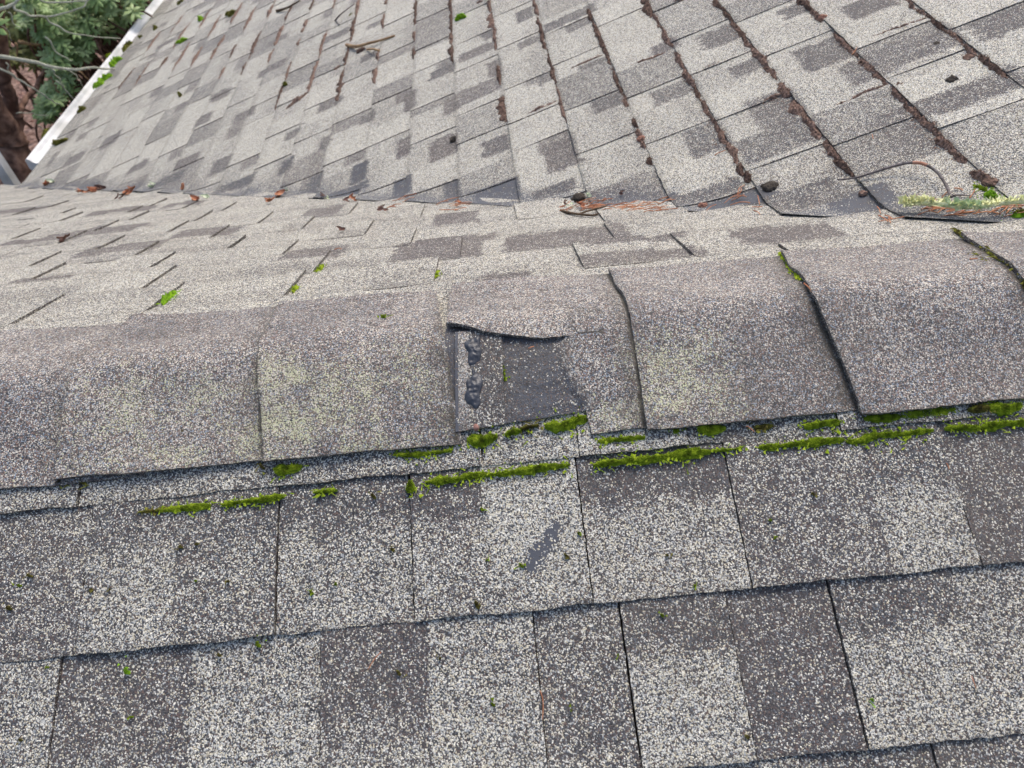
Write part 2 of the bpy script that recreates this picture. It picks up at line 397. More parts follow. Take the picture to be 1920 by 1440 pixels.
for k in range(-3, nfar):
    va, vb = FAR0+k*FE, FAR0+(k+1)*FE
    xs = sorted(rowsF[k]); cells = []
    # raised tab lies on the camera-far side of each dark line
    keep = []
    for x in xs:
        if not keep or x-keep[-1] > .05: keep.append(x)
    xs = keep
    full = []
    u = -4.0
    anchors = xs + [99]
    for a in anchors:
        while u < min(a, 1.6)-.001:
            full.append((u, 'r'))
            step = random.uniform(.09, .2)
            if a < 90 and u+step > a-.07: step = a-u
            u += step
        if a < 90: full.append((a, 'L')); u = a+random.uniform(.10, .19)
    full.append((1.7, 'r'))
    full = sorted(set(full))
    hraise = 0
    for q in range(len(full)-1):
        ua, ub = full[q][0], full[q+1][0]
        if ub-ua < .012: continue
        # next boundary is a dark line left of the camera -> this tab raised; right of it -> next tab raised
        ra = 0
        if full[q+1][1] == 'L' and ub < .26: ra = 1
        elif full[q][1] == 'L' and ua > .26: ra = 1
        t = random.choice([(.54, .56), (.62, .62), (.56, .50), (.42, .58), (.48, .60), (.64, .56)])
        br = 0.
        fine = -1.3 < (ua+ub)/2 < 1.2 and k < 9
        lay_segment(sh, 'far', ua, ub, va, vb, ra, t, k*17+q, (.008 if fine else .03), (12 if fine else 4), wearfn=far_blocks, brown=br, split=.5, lift=(.0022 if ra else 0))
vdir = Vector((1/T2, -1/T1, 0)).normalized()
sh.cut(Vector((X0, 0, 0))+Vector((.008, .008, 0)), Vector((T2, T1, 0)))
far = sh.build('far_slope', roof)

# ---------------- main slope (right/top of the photo), courses run away from the camera
T0 = -1.4028
MP = []
def ZP(lst, ox, oy, k): return [(ox+x/k, oy+y/k) for x, y in lst]
MP += ZP([(300,360),(330,620),(330,1070),(400,1330),(350,50),(700,70),(750,390),(850,790),(880,1140),(1220,250),(1320,550),(1450,1010)], 840, 0, 5.333)
MP += ZP([(420,830),(950,340),(1100,970),(1600,370),(1750,760)], 840, 200, 5.333)
MP += ZP([(100,90),(450,40),(150,450),(780,280),(1350,120),(1600,480),(200,610),(820,680),(280,870),(1200,1090),(520,1320)], 1180, 0, 5.333)
MP += ZP([(900,1060),(1500,650),(180,1110)], 1180, 180, 5.333)
MP += ZP([(780,310),(1600,140),(1080,570),(350,930),(1900,620),(680,1150),(100,1300),(1500,1050)], 1520, 0, 4.8)
MP += ZP([(480,170),(470,370),(330,690),(700,270),(700,450),(620,720),(1020,200),(1300,210),(1680,140),(1300,500),(1680,430),(1680,650),(900,780),(1250,970),(520,1050),(880,1160),(230,1020),(180,1310),(1700,1010),(100,960),(150,30),(250,220)], 500, 0, 5.333)
MP += ZP([(1730,430),(1250,470),(820,660),(1200,970),(1680,990),(450,860),(130,690),(480,450)], 500, 170, 5.333)
def hit_main(px, py, h=.006):
    d = ray(px, py); n = Vector((-math.sin(A2), 0, C2)); o = Vector((X0, 0, 0))+n*h
    t = (o-CAM).dot(n)/d.dot(n); P = CAM+d*t
    return (P.x-X0)/C2, P.y
rowsM = {}
for (px, py) in MP:
    t, y = hit_main(px, py); rowsM.setdefault(math.floor((t-T0)/EX), []).append(y)
def line_px(k, y):        # photograph pixel row where course line k passes world y
    P = Vector((X0+(T0+k*EX)*C2, y, (T0+k*EX)*math.sin(A2)))-CAM
    z = P.dot(fw); return 960+F*P.dot(RT)/z, 720-F*P.dot(UP)/z
def line_y(k, py):        # world y where course line k passes photograph pixel row py
    a, b = .1, 9.
    for _ in range(40):
        m = (a+b)/2
        if line_px(k, m)[1] > py: a = m
        else: b = m
    return a
# darker blended blocks of granules, where the photo shows them: (pixel, size along course, size down slope, tone, brown, bald)
BLK = [((985,27),.09,.06,.20,.1,0),((1070,35),.06,.15,.24,.1,0),((896,98),.06,.13,.30,.8,0),((928,128),.11,.045,.26,.8,0),((902,170),.09,.13,.34,.8,0),((1001,75),.05,.09,.34,.1,0),
 ((1027,146),.06,.05,.3,.1,0),((1140,193),.07,.08,.18,.1,0),((920,64),.07,.05,.26,.3,0),((1112,120),.03,.07,.3,.1,0),((848,197),.10,.05,.26,.9,0),((930,273),.08,.07,.20,.3,0),((1056,290),.13,.08,.24,.7,.1),
 ((1349,69),.09,.08,.22,.2,0),((1249,88),.05,.06,.22,.6,0),((1405,124),.05,.07,.24,.3,0),((1268,169),.07,.10,.34,.1,0),((1489,19),.06,.05,.24,.2,0),((1545,100),.10,.09,.18,.1,0),((1461,206),.13,.09,.36,.2,0),
 ((1326,261),.11,.08,.34,0,0),((1461,264),.09,.14,.36,0,0),((1628,12),.08,.09,.18,.2,0),((1687,104),.09,.19,.34,.3,0),((1790,187),.06,.20,.30,.3,0),((1885,42),.08,.10,.26,.2,0),((1707,250),.12,.08,.36,.1,0),
 ((691,107),.06,.07,.18,.2,0),((830,135),.06,.09,.18,.2,0),((631,67),.08,.13,.26,.3,0),((770,191),.11,.04,.26,.9,0),((691,221),.07,.05,.26,.3,0),((622,195),.06,.10,.34,.5,0),((515,127),.08,.14,.28,.8,0),
 ((522,75),.07,.10,.28,.6,0),((552,249),.07,.06,.26,.3,0),((761,275),.11,.045,.22,.9,0),((834,275),.11,.08,.26,.9,0),((612,267),.08,.05,.28,.1,0),((353,303),.08,.12,.26,.7,0),((260,313),.08,.1,.3,.5,0),
 ((417,310),.1,.08,.3,.2,0),((417,177),.09,.10,.3,.6,0),((503,133),.08,.1,.3,.5,0),((310,83),.08,.12,.28,.8,0),((380,227),.09,.08,.3,.5,0),((210,262),.12,.1,.3,.5,0),((140,300),.12,.12,.34,.3,0),((460,215),.08,.1,.3,.6,0),
 ((675,325),.11,.05,.10,0,.40),((648,368),.05,.14,.10,0,.45),((755,356),.10,.055,.08,0,.5),((593,343),.10,.05,.16,0,.35),((538,311),.09,.06,.16,0,.35),((850,362),.10,.04,.08,.1,.42),((932,372),.10,.11,.08,0,.5),
 ((1231,399),.05,.10,.08,0,.5),((1388,386),.055,.12,.06,0,.52),((1620,381),.06,.09,.10,0,.5),((1320,372),.05,.14,.22,0,.25),((1500,380),.07,.14,.28,0,.15),((440,352),.07,.14,.18,0,.33),((320,338),.08,.14,.20,0,.3),((1040,360),.05,.10,.2,0,.25)]
BLK = [(hit_main(*p), a, b, m_, br_, bl_) for p, a, b, m_, br_, bl_ in BLK]
def blocks(x, y, g, w):
    t = (x-X0)/C2
    for (bt, by), dy, dt, m_, br_, bl_ in BLK:
        if abs(t-bt) < dt/2+.004*nz(y*60, bt*9, 1) and abs(y-by) < dy/2+.006*nz(t*50, by*9, 2):
            g[0] = m_*.55; w[2] = br_; w[1] = bl_*1.55*(.86+.4*nz(x*70, y*70, 9.))
sh = Sheet()
random.seed(5)
KMIN = -14; KMAX = 30
def valley_wear(x, y, g, w):
    # granules washed away in the valley trough
    dz = zm(x, y)-zg(x, y)
    if y > 0 and dz < .07:
        f = 1-dz/.07
        n = .5+.5*nz(x*9, y*9, 3.)
        g[0] -= .30*f*n; w[1] = max(w[1], min(.62, .66*f**1.2*(.35+n)))
    blocks(x, y, g, w)
for k in range(KMIN, KMAX):
    va, vb = -(T0+(k+1)*EX), -(T0+k*EX)      # v measured down slope
    yv = -(T0+(k+.5)*EX)*math.sin(A2)/T1     # where this course meets the valley
    ys = sorted([y for y in rowsM.get(k, []) if y > 0])
    keep = []
    for y in ys:
        if not keep or y-keep[-1] > .045: keep.append(y)
    ys = keep
    marks = []
    u = -3.2 if k > 8 else max(-.6, yv-.30) if yv > 0 else -.9
    start = u
    anchors = ys+[99]; ymax = 7.2
    first = True
    for a in anchors:
        while u < min(a, ymax)-.001:
            marks.append((u, 'r'))
            step = random.uniform(.11, .24)
            if a < 90 and u+step > a-.06: step = a-u
            u += step
        if a < 90: marks.append((a, 'L')); u = a+random.uniform(.09, .2)
    marks.append((ymax, 'r')); marks = sorted(set(marks))
    prev_ra = 0
    for q in range(len(marks)-1):
        ua, ub = marks[q][0], marks[q+1][0]
        if ub-ua < .01: continue
        if marks[q][1] == 'L': ra = 1
        elif marks[q+1][1] == 'L': ra = 0
        else: ra = 1-prev_ra if random.random() < .75 else prev_ra
        prev_ra = ra
        t = random.choice([(.64, .70), (.80, .80), (.46, .50), (.54, .66), (.72, .62), (.36, .34), (.76, .80), (.68, .74)])
        br = random.choice([0, 0, 0, .4]); hs = None
        if ra == 0 and random.random() < .62:
            w_ = random.choice([(.0, .45), (.0, .62), (.0, .5)])
            hs = (random.choice([.35, .45, .55]), 1.01, w_[0], w_[1], random.choice([.22, .28, .33]), random.choice([.15, .5, .7]))
        elif random.random() < (.16 if ub > 3.3 else .05): t = (.34, .42); br = .6
        if k > -12 and ub < 3.3: hs = hs if random.random() < .3 else None
        nearb = k > -3 and ub < 2.6
        mid = ub < 4.2
        lay_segment(sh, 'main', ua, ub, va, vb, ra, t, k*13+q, .009 if nearb else .016 if mid else .03, 14 if nearb else 8, brown=br, hsplit=hs, split=.45, wearfn=valley_wear, lift=.0012)
sh.cut(Vector((X0, 0, 0))+Vector((-.02, -.02, 0)), Vector((-T2, -T1, 0)))
main_slope = sh.bm
# bisect removed the part under the far slope; the near side (y<0) needs its own cut
geom = [f for f in sh.bm.faces if f.calc_center_median().y < 0 and
        (zg(*f.calc_center_median()[:2])-zm(*f.calc_center_median()[:2])) > .004]
bmesh.ops.delete(sh.bm, geom=geom, context='FACES')
mainr = sh.build('main_slope', roof)

# decking below the shingles so nothing shows through (and the far side of the main roof)
vs, fs = [], []
def quad(a, b, c, d):
    n = len(vs); vs.extend([a, b, c, d]); fs.append((n, n+1, n+2, n+3))
dz = -.012
nxg, nyg = 60, 60
xe = X0+EAVE_T*C2
TOPT = T0+KMAX*EX
for i in range(70):
    for j in range(70):
        def P(i, j):
            x = -4.0+i/70*(X0+TOPT*C2+4.0); y = -EAVE_S*C1+j/70*(7.2+EAVE_S*C1)
            return x, y
        x, y = P(i+.5, j+.5)
        if x < xe and y > EAVE_S*C1: continue
        c = [Vector((*P(a, b), zs(*P(a, b), 0)+dz)) for a, b in ((i, j), (i+1, j), (i+1, j+1), (i, j+1))]
        quad(*c)
xr = X0+TOPT*C2; zr = TOPT*math.sin(A2)
quad(Vector((xr, -EAVE_S*C1, zr)), Vector((xr+4.5, -EAVE_S*C1, zr-4.5*T2)), Vector((xr+4.5, 7.2, zr-4.5*T2)), Vector((xr, 7.2, zr)))
pydata('roof_deck', vs, fs, M['stick'], roof, smooth=False)
# walls
def box(vs, fs, a, b):
    n = len(vs)
    for z in (a[2], b[2]):
        for x, y in ((a[0], a[1]), (b[0], a[1]), (b[0], b[1]), (a[0], b[1])): vs.append(Vector((x, y, z)))
    for f in ((0, 3, 2, 1), (4, 5, 6, 7), (0, 1, 5, 4), (1, 2, 6, 5), (2, 3, 7, 6), (3, 0, 4, 7)): fs.append(tuple(n+i for i in f))
vs, fs = [], []
zw = -1.32
box(vs, fs, (xe+.35, EAVE_S*C1-.35, GZ), (xr+4.2, 7.0, zw)); box(vs, fs, (-3.8, -EAVE_S*C1+.35, GZ), (xr+4.2, EAVE_S*C1-.355, zw))
pydata('wall', vs, fs, M['wall'], roof, smooth=False)
# white gutter along the main eave
vs, fs = [], []
def prof(pts, ya, yb, ny=40):
    n0 = len(vs)
    for j in range(ny+1):
        y = ya+(yb-ya)*j/ny
        for (x, z) in pts: vs.append(Vector((x+.004*nz(y*2, 0, 1), y, z+.006*nz(y*1.3, 2, 1))))
    m_ = len(pts)
    for j in range(ny):
        for i in range(m_-1): fs.append((n0+j*m_+i, n0+(j+1)*m_+i, n0+(j+1)*m_+i+1, n0+j*m_+i+1))
ze = EAVE_T*math.sin(A2)
gx = xe-.005
prof([(gx+.03, ze+.004), (gx-.002, ze-.006), (gx-.004, ze-.022), (gx-.06, ze-.028), (gx-.075, ze-.018), (gx-.085, ze-.005), (gx-.095, ze+.0), (gx-.105, ze-.006), (gx-.107, ze-.05), (gx-.095, ze-.075), (gx-.085, ze-.11), (gx, ze-.11), (gx, ze-.03)], EAVE_S*C1+.23, 7.2)
fs.append(tuple(range(13)))
gut = pydata('gutter', vs, fs, M['white'], roof, smooth=False)

# ---------------- ridge caps
U = [-.42, -.218, -.003, .1935, .387, .602, .828, 1.05]
EDGE = {2: (-.012, -.028), 4: (.003, .005), 5: (-.014, .010), 6: (-.014, .016)}     # sideways run of each butt edge at the crest and at the far rim
def eoff(i, v):
    a, b = EDGE.get(i, (0, 0))
    if v > 0: return a*max(0, 1-v/.12)
    return a+(b-a)*min(1.1, -v/.145)
SK = .10
CV = [.127, .124, .1265, .129, .133, .138, .137, .135]
FARV = -.146
def blob(px, py, rx, ry, a): x, y = hit(px, py, .01); return (x, y, rx, ry, a)
LICH = [blob(310, 760, .07, .035, .42), blob(560, 800, .06, .03, .85), blob(520, 710, .035, .02, .9), blob(660, 740, .06, .035, .5), blob(760, 690, .05, .03, .35),
        blob(600, 830, .09, .018, .5), blob(1270, 690, .04, .03, .75), blob(1260, 745, .04, .02, .5), blob(420, 800, .05, .025, .4), blob(330, 850, .1, .014, .35), blob(230, 740, .04, .03, .3), blob(1150, 780, .02, .02, .5), blob(1330, 760, .03, .015, .35)]
def lich_at(x, y):
    s_ = 0
    for (bx, by, rx, ry, a) in LICH:
        q = ((x-bx)/rx)**2+((y-by)/ry)**2
        if q < 4: s_ = max(s_, a*math.exp(-q*.8))
    n = fbm(x*38, y*38, 1.7)
    return max(0, min(1, s_*.45*(1+1.6*n)))
def cap(i, ua, ub, vfun, name='cap_shingle', vtop=FARV, base=.0, att_extra=None, lip=None, du=.005, nv=56):
    sh = Sheet(); nu = int((ub-ua)/du); rows = []
    for a in range(nu+1):
        col = []; u = ua+(ub-ua)*a/nu
        ve = vfun(u)
        vt = vtop+.0015*nz(u*90, i, 3.)+.002*nz(u*15, i, 1.)
        for b in range(nv+1):
            v = vt+(ve-vt)*b/nv
            uu = u + eoff(i, v)
            if a == 0: uu += .0010*nz(v*130, i, 8.)+.003*nz(v*18, i, 2.)
            vv = v+(.0009*nz(u*150, i, 5.)+.0016*nz(u*25, i, 4.) if b == nv else 0)
            f = (u-U[i])/.30
            h = .0072+.0078*(1-f)+base
            h += .0042*nz(u*8, v*10, i*1.7)+.0012*nz(u*30, v*30, i)+.0006*nz(u*75, v*75, i)
            h -= .006*math.exp(-((u-.105)/.03)**2-((v+.002)/.022)**2)
            if f < .12: h += .0012*(1-f/.12)*(1+2*nz(v*14, i, 6.))
            h += .0015*max(0, abs(v)-.08)/.05
            if lip: h += lip(u, v, ve)
            col.append((uu, -vv*C1, h))
        rows.append(col)
    def att(a, b, x, y):
        u = ua+(ub-ua)*a/nu
        lv = lich_at(x, y) if y < .02 else 0
        g = [.50+.16*nz(x*6, y*6, i)+.10*nz(x*19, y*19, i)+.25*lv, 1, lv]
        w = [0, 0, 0]
        # grime and painted edge shade on the strip that lies just under the next cap's butt edge
        nx = U[i+1]+eoff(i+1, -y/C1) if i+1 < len(U) else 9
        dd = nx-x
        if 0 < dd < .03: w[0] = max(w[0], .85*(1-dd/.03)*(.55+.9*nz(x*60, y*60, 4.))*(1 if i > 1 else .6))
        if -.001 < dd < .0035: w[0] = 1.
        if a == 0: w[0] = .35
        if b == nv: w[0] = .35
        if att_extra: att_extra(u, x, y, g, w)
        return g, w
    sh.patch(rows, att, .0045)
    # closes the raised ends down to the roof below
    return sh.build(name, roof, capsurf)
def vconst(i):
    return lambda u: CV[i] + .003*nz(u*7, i, 0)
for i in (0, 1, 2, 4, 5, 6, 7):
    ub = U[i]+.29
    if i == 2: ub = .245
    c_ = cap(i, U[i], ub, vconst(i)) if i != 2 else cap(i, U[i], .1985, vconst(i))
for q in range(12):       # further caps to the left, out of view
    u = U[0]-.205*(q+1)
    U_save = U; U = [u, u+.205]; CV.append(.12)
    cap(0, u, u+.29, lambda uu: .12, du=.03, nv=14); U = U_save

# the torn cap: only its far half and a strip at the right are left
def v_of(px, py, h=.0155):
    x, y = hit(px, py, h); return x, -y/C1
TP = [v_of(*p) for p in ((842, 611), (870, 612), (905, 618), (935, 622), (965, 624), (1000, 625), (1040, 622), (1070, 618))]
TQ = [v_of(*p) for p in ((1040, 676), (1050, 694), (1068, 722), (1080, 750), (1090, 765), (1103, 780))]
TP.append(v_of(1092, 615)); UT = TQ[-1][0]
def torn(u):
    pts = TP
    if u >= UT: return .130+.002*nz(u*20, 1, 1)
    if u <= pts[0][0]: v = pts[0][1]
    elif u >= pts[-1][0] or u > UT-.004:
        f = min(1, max(0, (u-(UT-.004))/.004)); v = pts[-1][1]+(.130-pts[-1][1])*f
    else:
        for a, b in zip(pts, pts[1:]):
            if a[0] <= u <= b[0]: v = a[1]+(b[1]-a[1])*(u-a[0])/(b[0]-a[0]+1e-9); break
    return v+.0012*nz(u*120, 3, 3)
def lipf(u, v, ve):
    k = max(0, min(1, (.325-u)/.05))*max(0, min(1, (u-.185)/.02))
    cr = (.0034*(1-(u-UT+.004)/.034) if UT-.004 < u < UT+.03 and v > TP[-1][1]+.0015*nz(u*150, 2, 2) else 0)
    return -cr+.0017*k*math.exp(-max(0, ve-v)/.016)*(1+.4*nz(u*20, 0, 0))
def torn_att(u, x, y, g, w):
    if UT-.004 < u < UT+.03 and abs(-y/C1-TP[-1][1]) < .0026: w[0] = 1.
    if -y/C1 > -.03 and u < .33: g[0] += .12
torn_cap = cap(3, .1905, U[4]+.05, torn, att_extra=torn_att, lip=lipf, du=.0022, nv=120, base=.001)
torn_cap['label'] = 'torn ridge cap shingle whose front flap has been ripped away'
# bare under-layer seen in the tear
def upath(v): return .322-.012*math.sin(min(1, max(0, v/.05))*math.pi/2)+.022*max(0, (v-.05)/.055)**1.2+.0015*nz(v*90, 7, 7)
def under_end(u): return .113-.06*(u-.195)+.001*nz(u*60, 2, 2)
sh = Sheet(); rows = []; nu, nv = 80, 50
ua, ub = .188, .36
for a in range(nu+1):
    u = ua+(ub-ua)*a/nu; ve = under_end(u)
    rows.append([(u-.06*(-.02+(ve+.02)*b/nv), -(-.02+(ve+.02)*b/nv)*C1, .0088+.0022*min(1, max(0, (u-upath(-.02+(ve+.02)*b/nv))/.004))+.0012*nz(u*25, b*.1, 3)+.0010*nz(u*60, b*.3, 5)) for b in range(nv+1)])
def ua_att(a, b, x, y):
    g = [.05+.05*nz(x*40, y*40, 3), 0, 0]; fu = a/nu
    br = .15
    if y > -.02: br = .5
    q = min(1, max(0, (x-upath(-y/C1)+.004+.006*nz(x*80, y*80, 4))/.016))
    if -y/C1 < .035: q = min(1, max(0, (x-.300)/.03))
    g = [g[0]*(1-q)+.5*q, q, 0]
    return g, [.3*max(0, 1-b/14), (.50+.14*nz(x*30, y*30, 1))*(1-q), br*(1-q)]
sh.patch(rows, ua_att, .004)
o = sh.build('underlayer', roof, capsurf); o['label'] = 'dark bare asphalt layer exposed inside the tear'
# head strip of the neighbouring cap, raised on the under-layer
sh = Sheet(); rows = []; nu, nv = 40, 70
xa, xb = v_of(853, 700)[0], v_of(944, 700)[0]
for a in range(nu+1):
    col = []
    for b in range(nv+1):
        v = .002+(.1145-.002)*b/nv
        u = xa+(xb-xa)*a/nu - .055*(v-.05)
        ue = v*(1-.04*a/nu)
        if a == nu: u += .0008*nz(v*140, 3, 1)
        col.append((u, -ue*C1, .0125+.0007*nz(u*40, v*40, 1)-.0036*max(0, (b/nv-.75)/.25)*(a/nu)))
    rows.append(col)
def hs_att(a, b, x, y):
    fu, fv = a/nu, b/nv
    g = [.22+.06*nz(x*50, y*50, 2), .0, 0]; w = [0, .18, .1]
    if .06 < fu < .30: g = [.60, .75, 0]
    if fu <= .05: w[1] = .75+.5*nz(x*90, y*90, 3); g[0] = .1
    if fu > .45 and fv < .8: g[0] = .12
    if fv > .85: g[0] = .36
    return g, w
sh.patch(rows, hs_att, .0045)
strip = sh.build('head_strip', roof, capsurf); strip['label'] = 'raised strip of the neighbouring cap with tar blobs'

def rough_blob(name, centre, nrm, ax, m, parent=None, seed=0, rx=.01, ry=.02, hh=.003, amp=.3, freq=3., nu=28, nr=9, sq=2.):
    """a low irregular mound lying on the surface; ax = long axis direction"""
    nrm = nrm.normalized(); a = (ax-nrm*ax.dot(nrm)).normalized(); b = nrm.cross(a)
    vs, fs = [], []
    for r in range(nr+1):
        f = r/nr
        for k in range(nu):
            t = 2*math.pi*k/nu; c, s_ = math.cos(t), math.sin(t)
            sc = (abs(c)**sq+abs(s_)**sq)**(-1/sq)
            rr = f*sc*(1+amp*nz(c*1.3+seed*5.1, s_*1.3, seed))
            px_, py_ = c*rr*ry, s_*rr*rx
            h = hh*(1-f**3)*(1+1.1*amp*nz(px_*freq*100, py_*freq*100, seed+.5)) if r < nr else -hh*.25
            vs.append(centre+a*px_+b*py_+nrm*h)
    for r in range(nr):
        for k in range(nu):
            fs.append((r*nu+k, (r+1)*nu+k, (r+1)*nu+(k+1) % nu, r*nu+(k+1) % nu))
    return vs, fs
def cap_point(px, py, h):
    x, y = hit(px, py, h); return capsurf(x, y, h), (capsurf(x, y, h+1)-capsurf(x, y, h))
for px, py, rx, ry, sd_ in ((888, 651, .0085, .0165, 3.1), (886, 727, .0088, .0175, 6.3)):
    c, n = cap_point(px, py, .0125)
    vs, fs = rough_blob('s', c, n, Vector((-.04, -1, 0)), None, seed=sd_, rx=rx, ry=ry, hh=.0030, amp=.55, freq=2.6, nu=44, nr=16, sq=4.)
    o = pydata('sealant_patch', vs, fs, M['sealant'], strip, smooth=True)
    o.location = (0, 0, 0)
c, n = cap_point(887, 689, .0125)
vs, fs = rough_blob('s', c, n, Vector((-.04, -1, 0)), None, seed=1.3, rx=.0016, ry=.008, hh=.0014, amp=.6, freq=3, nu=20, nr=5)
o = pydata('sealant_smear', vs, fs, M['sealant'], strip); o.location = (0, 0, 0)
c, n = cap_point(892, 794, .0105)
vs, fs = rough_blob('s', c, n, Vector((.2, -1, 0)), None, seed=2.3, rx=.0034, ry=.0042, hh=.0022, amp=.15, freq=3, nu=20, nr=6)
o = pydata('nail_head', vs, fs, M['nail'], strip); o.location = (0, 0, 0)

# ================================================================== things lying on the roof
def nrm_at(x, y): return (surf(x, y, 1)-surf(x, y, 0)).normalized()
def mound(name, pts, width, height, m, label, cat, group, seed=0., tufts=0, tuft_h=.0025, h0=.004, capf=False, lumpy=.5, spill=0):
    """irregular ridge-shaped mound following a line of (x, y) points, with tufts"""
    sf = capsurf if capf else surf
    path = []
    L_ = 0
    for a, b in zip(pts, pts[1:]): L_ += math.hypot(b[0]-a[0], b[1]-a[1])
    n = max(6, int(L_/max(.0010, width*.13)))
    n = min(n, 160)
    for k in range(n+1):
        t = k/n*(len(pts)-1); i = min(int(t), len(pts)-2); f = t-i
        path.append((pts[i][0]+(pts[i+1][0]-pts[i][0])*f, pts[i][1]+(pts[i+1][1]-pts[i][1])*f))
    vs, fs = [], []; m_ = 13
    org = sf(*path[len(path)//2], 0)
    for k, (x, y) in enumerate(path):
        a = path[max(0, k-1)]; b = path[min(n, k+1)]
        dx, dy = b[0]-a[0], b[1]-a[1]; l = math.hypot(dx, dy) or 1; px_, py_ = -dy/l, dx/l
        e = min(1, math.sin(math.pi*min(1, max(0, (k+.25)/(n+.5))))**.45*1.05)
        wv = width*e*(1+lumpy*.6*nz(x*95+seed, y*95, seed)+lumpy*1.1*nz(x*28, y*28, seed+3)+lumpy*.5*nz(x*240, y*240, seed))
        wv = max(wv, width*.12)
        hv = height*e*(1+lumpy*nz(x*60, y*60, seed+9))
        off = width*.35*nz(x*40, y*40, seed+5)
        for j in range(m_):
            q = j/(m_-1)*2-1
            s_ = q*wv*.5+off
            hh = hv*max(0, 1-abs(q)**2.2)
            jx = x+px_*s_; jy = y+py_*s_
            hh += hv*(.75*nz(jx*190, jy*190, seed+2)+.45*nz(jx*420, jy*420, seed+6))*(1-abs(q)**2)
            if abs(q) > .99: hh = -.003
            vs.append(sf(jx, jy, h0+hh))
    for k in range(n):
        for j in range(m_-1):
            fs.append((k*m_+j, (k+1)*m_+j, (k+1)*m_+j+1, k*m_+j+1))
    rng = random.Random(int(seed*1000)+3)
    nb = len(vs); 
    for q in range(tufts):
        i = rng.randrange(len(fs) if q < 1e9 else 1)
        if i >= n*(m_-1): i = rng.randrange(n*(m_-1))
        f = fs[i]; c = (vs[f[0]]+vs[f[1]]+vs[f[2]]+vs[f[3]])/4
        nn = sf(c.x, c.y, 1)-sf(c.x, c.y, 0)
        d = (nn+Vector((rng.uniform(-.8, .8), rng.uniform(-.8, .8), rng.uniform(-.3, .3)))).normalized()
        l = tuft_h*rng.uniform(.5, 1.3); w = tuft_h*.22
        s1 = d.orthogonal().normalized()*w; s2 = d.cross(s1).normalized()*w
        k0 = len(vs)
        vs.extend([c+s1, c-s1*.5+s2*.87, c-s1*.5-s2*.87, c+d*l])
        fs.extend([(k0, k0+1, k0+3), (k0+1, k0+2, k0+3), (k0+2, k0, k0+3)])
    for q in range(spill):
        i = rng.randrange(len(path)); x, y = path[i]; x += rng.gauss(0, width*.75); y += rng.gauss(0, width*.6)
        c = sf(x, y, h0+.001); a_ = rng.uniform(0, 6.28); l = rng.choice([.0022, .003, .008])*rng.uniform(.6, 1.4); w = .0007 if l > .005 else l*.45
        d = Vector((math.cos(a_), math.sin(a_), rng.uniform(-.1, .25)))*l; e = Vector((-math.sin(a_), math.cos(a_), 0))*w
        k0 = len(vs); vs.extend([c-d*.5-e, c-d*.5+e, c+d*.5, c+Vector((0, 0, w*1.5))]); fs.extend([(k0, k0+1, k0+2), (k0, k0+1, k0+3), (k0+1, k0+2, k0+3), (k0+2, k0, k0+3)])
    o = pydata(name, vs, fs, m, None, True, org)
    return tag(o, label, cat, group)

# ---- moss. entries: pixel polyline, width m, height m, kind, label words
def near_hit(px, py, h=.007):
    return hit(px, py, h)
moss_list = []
def moss(pxs, w, hgt, kind, label, group, h0=.004, capf=False, dens=1., th=.0032):
    pts = [near_hit(*p) for p in pxs]
    L_ = sum(math.hypot(b[0]-a[0], b[1]-a[1]) for a, b in zip(pts, pts[1:]))
    nt_ = int(min(1700, dens*(L_+w)*w*3.4e6))
    m_ = {'g': M['moss'], 'd': M['moss_dull'], 'b': M['moss_bright']}[kind]
    sd_ = (pxs[0][0]*.37+pxs[0][1]*.11) % 50
    mound('moss_clump', pts, w*(1.0 if w > .02 else .84), hgt*(.9 if kind == 'b' else .45 if w < .02 else 1.), m_, label, 'moss', group, sd_, nt_, th*.7 if w < .02 else th, h0, capf, .85, int(L_*900) if w < .02 else 12)
G1 = 'moss strips along the first course edge below the ridge'
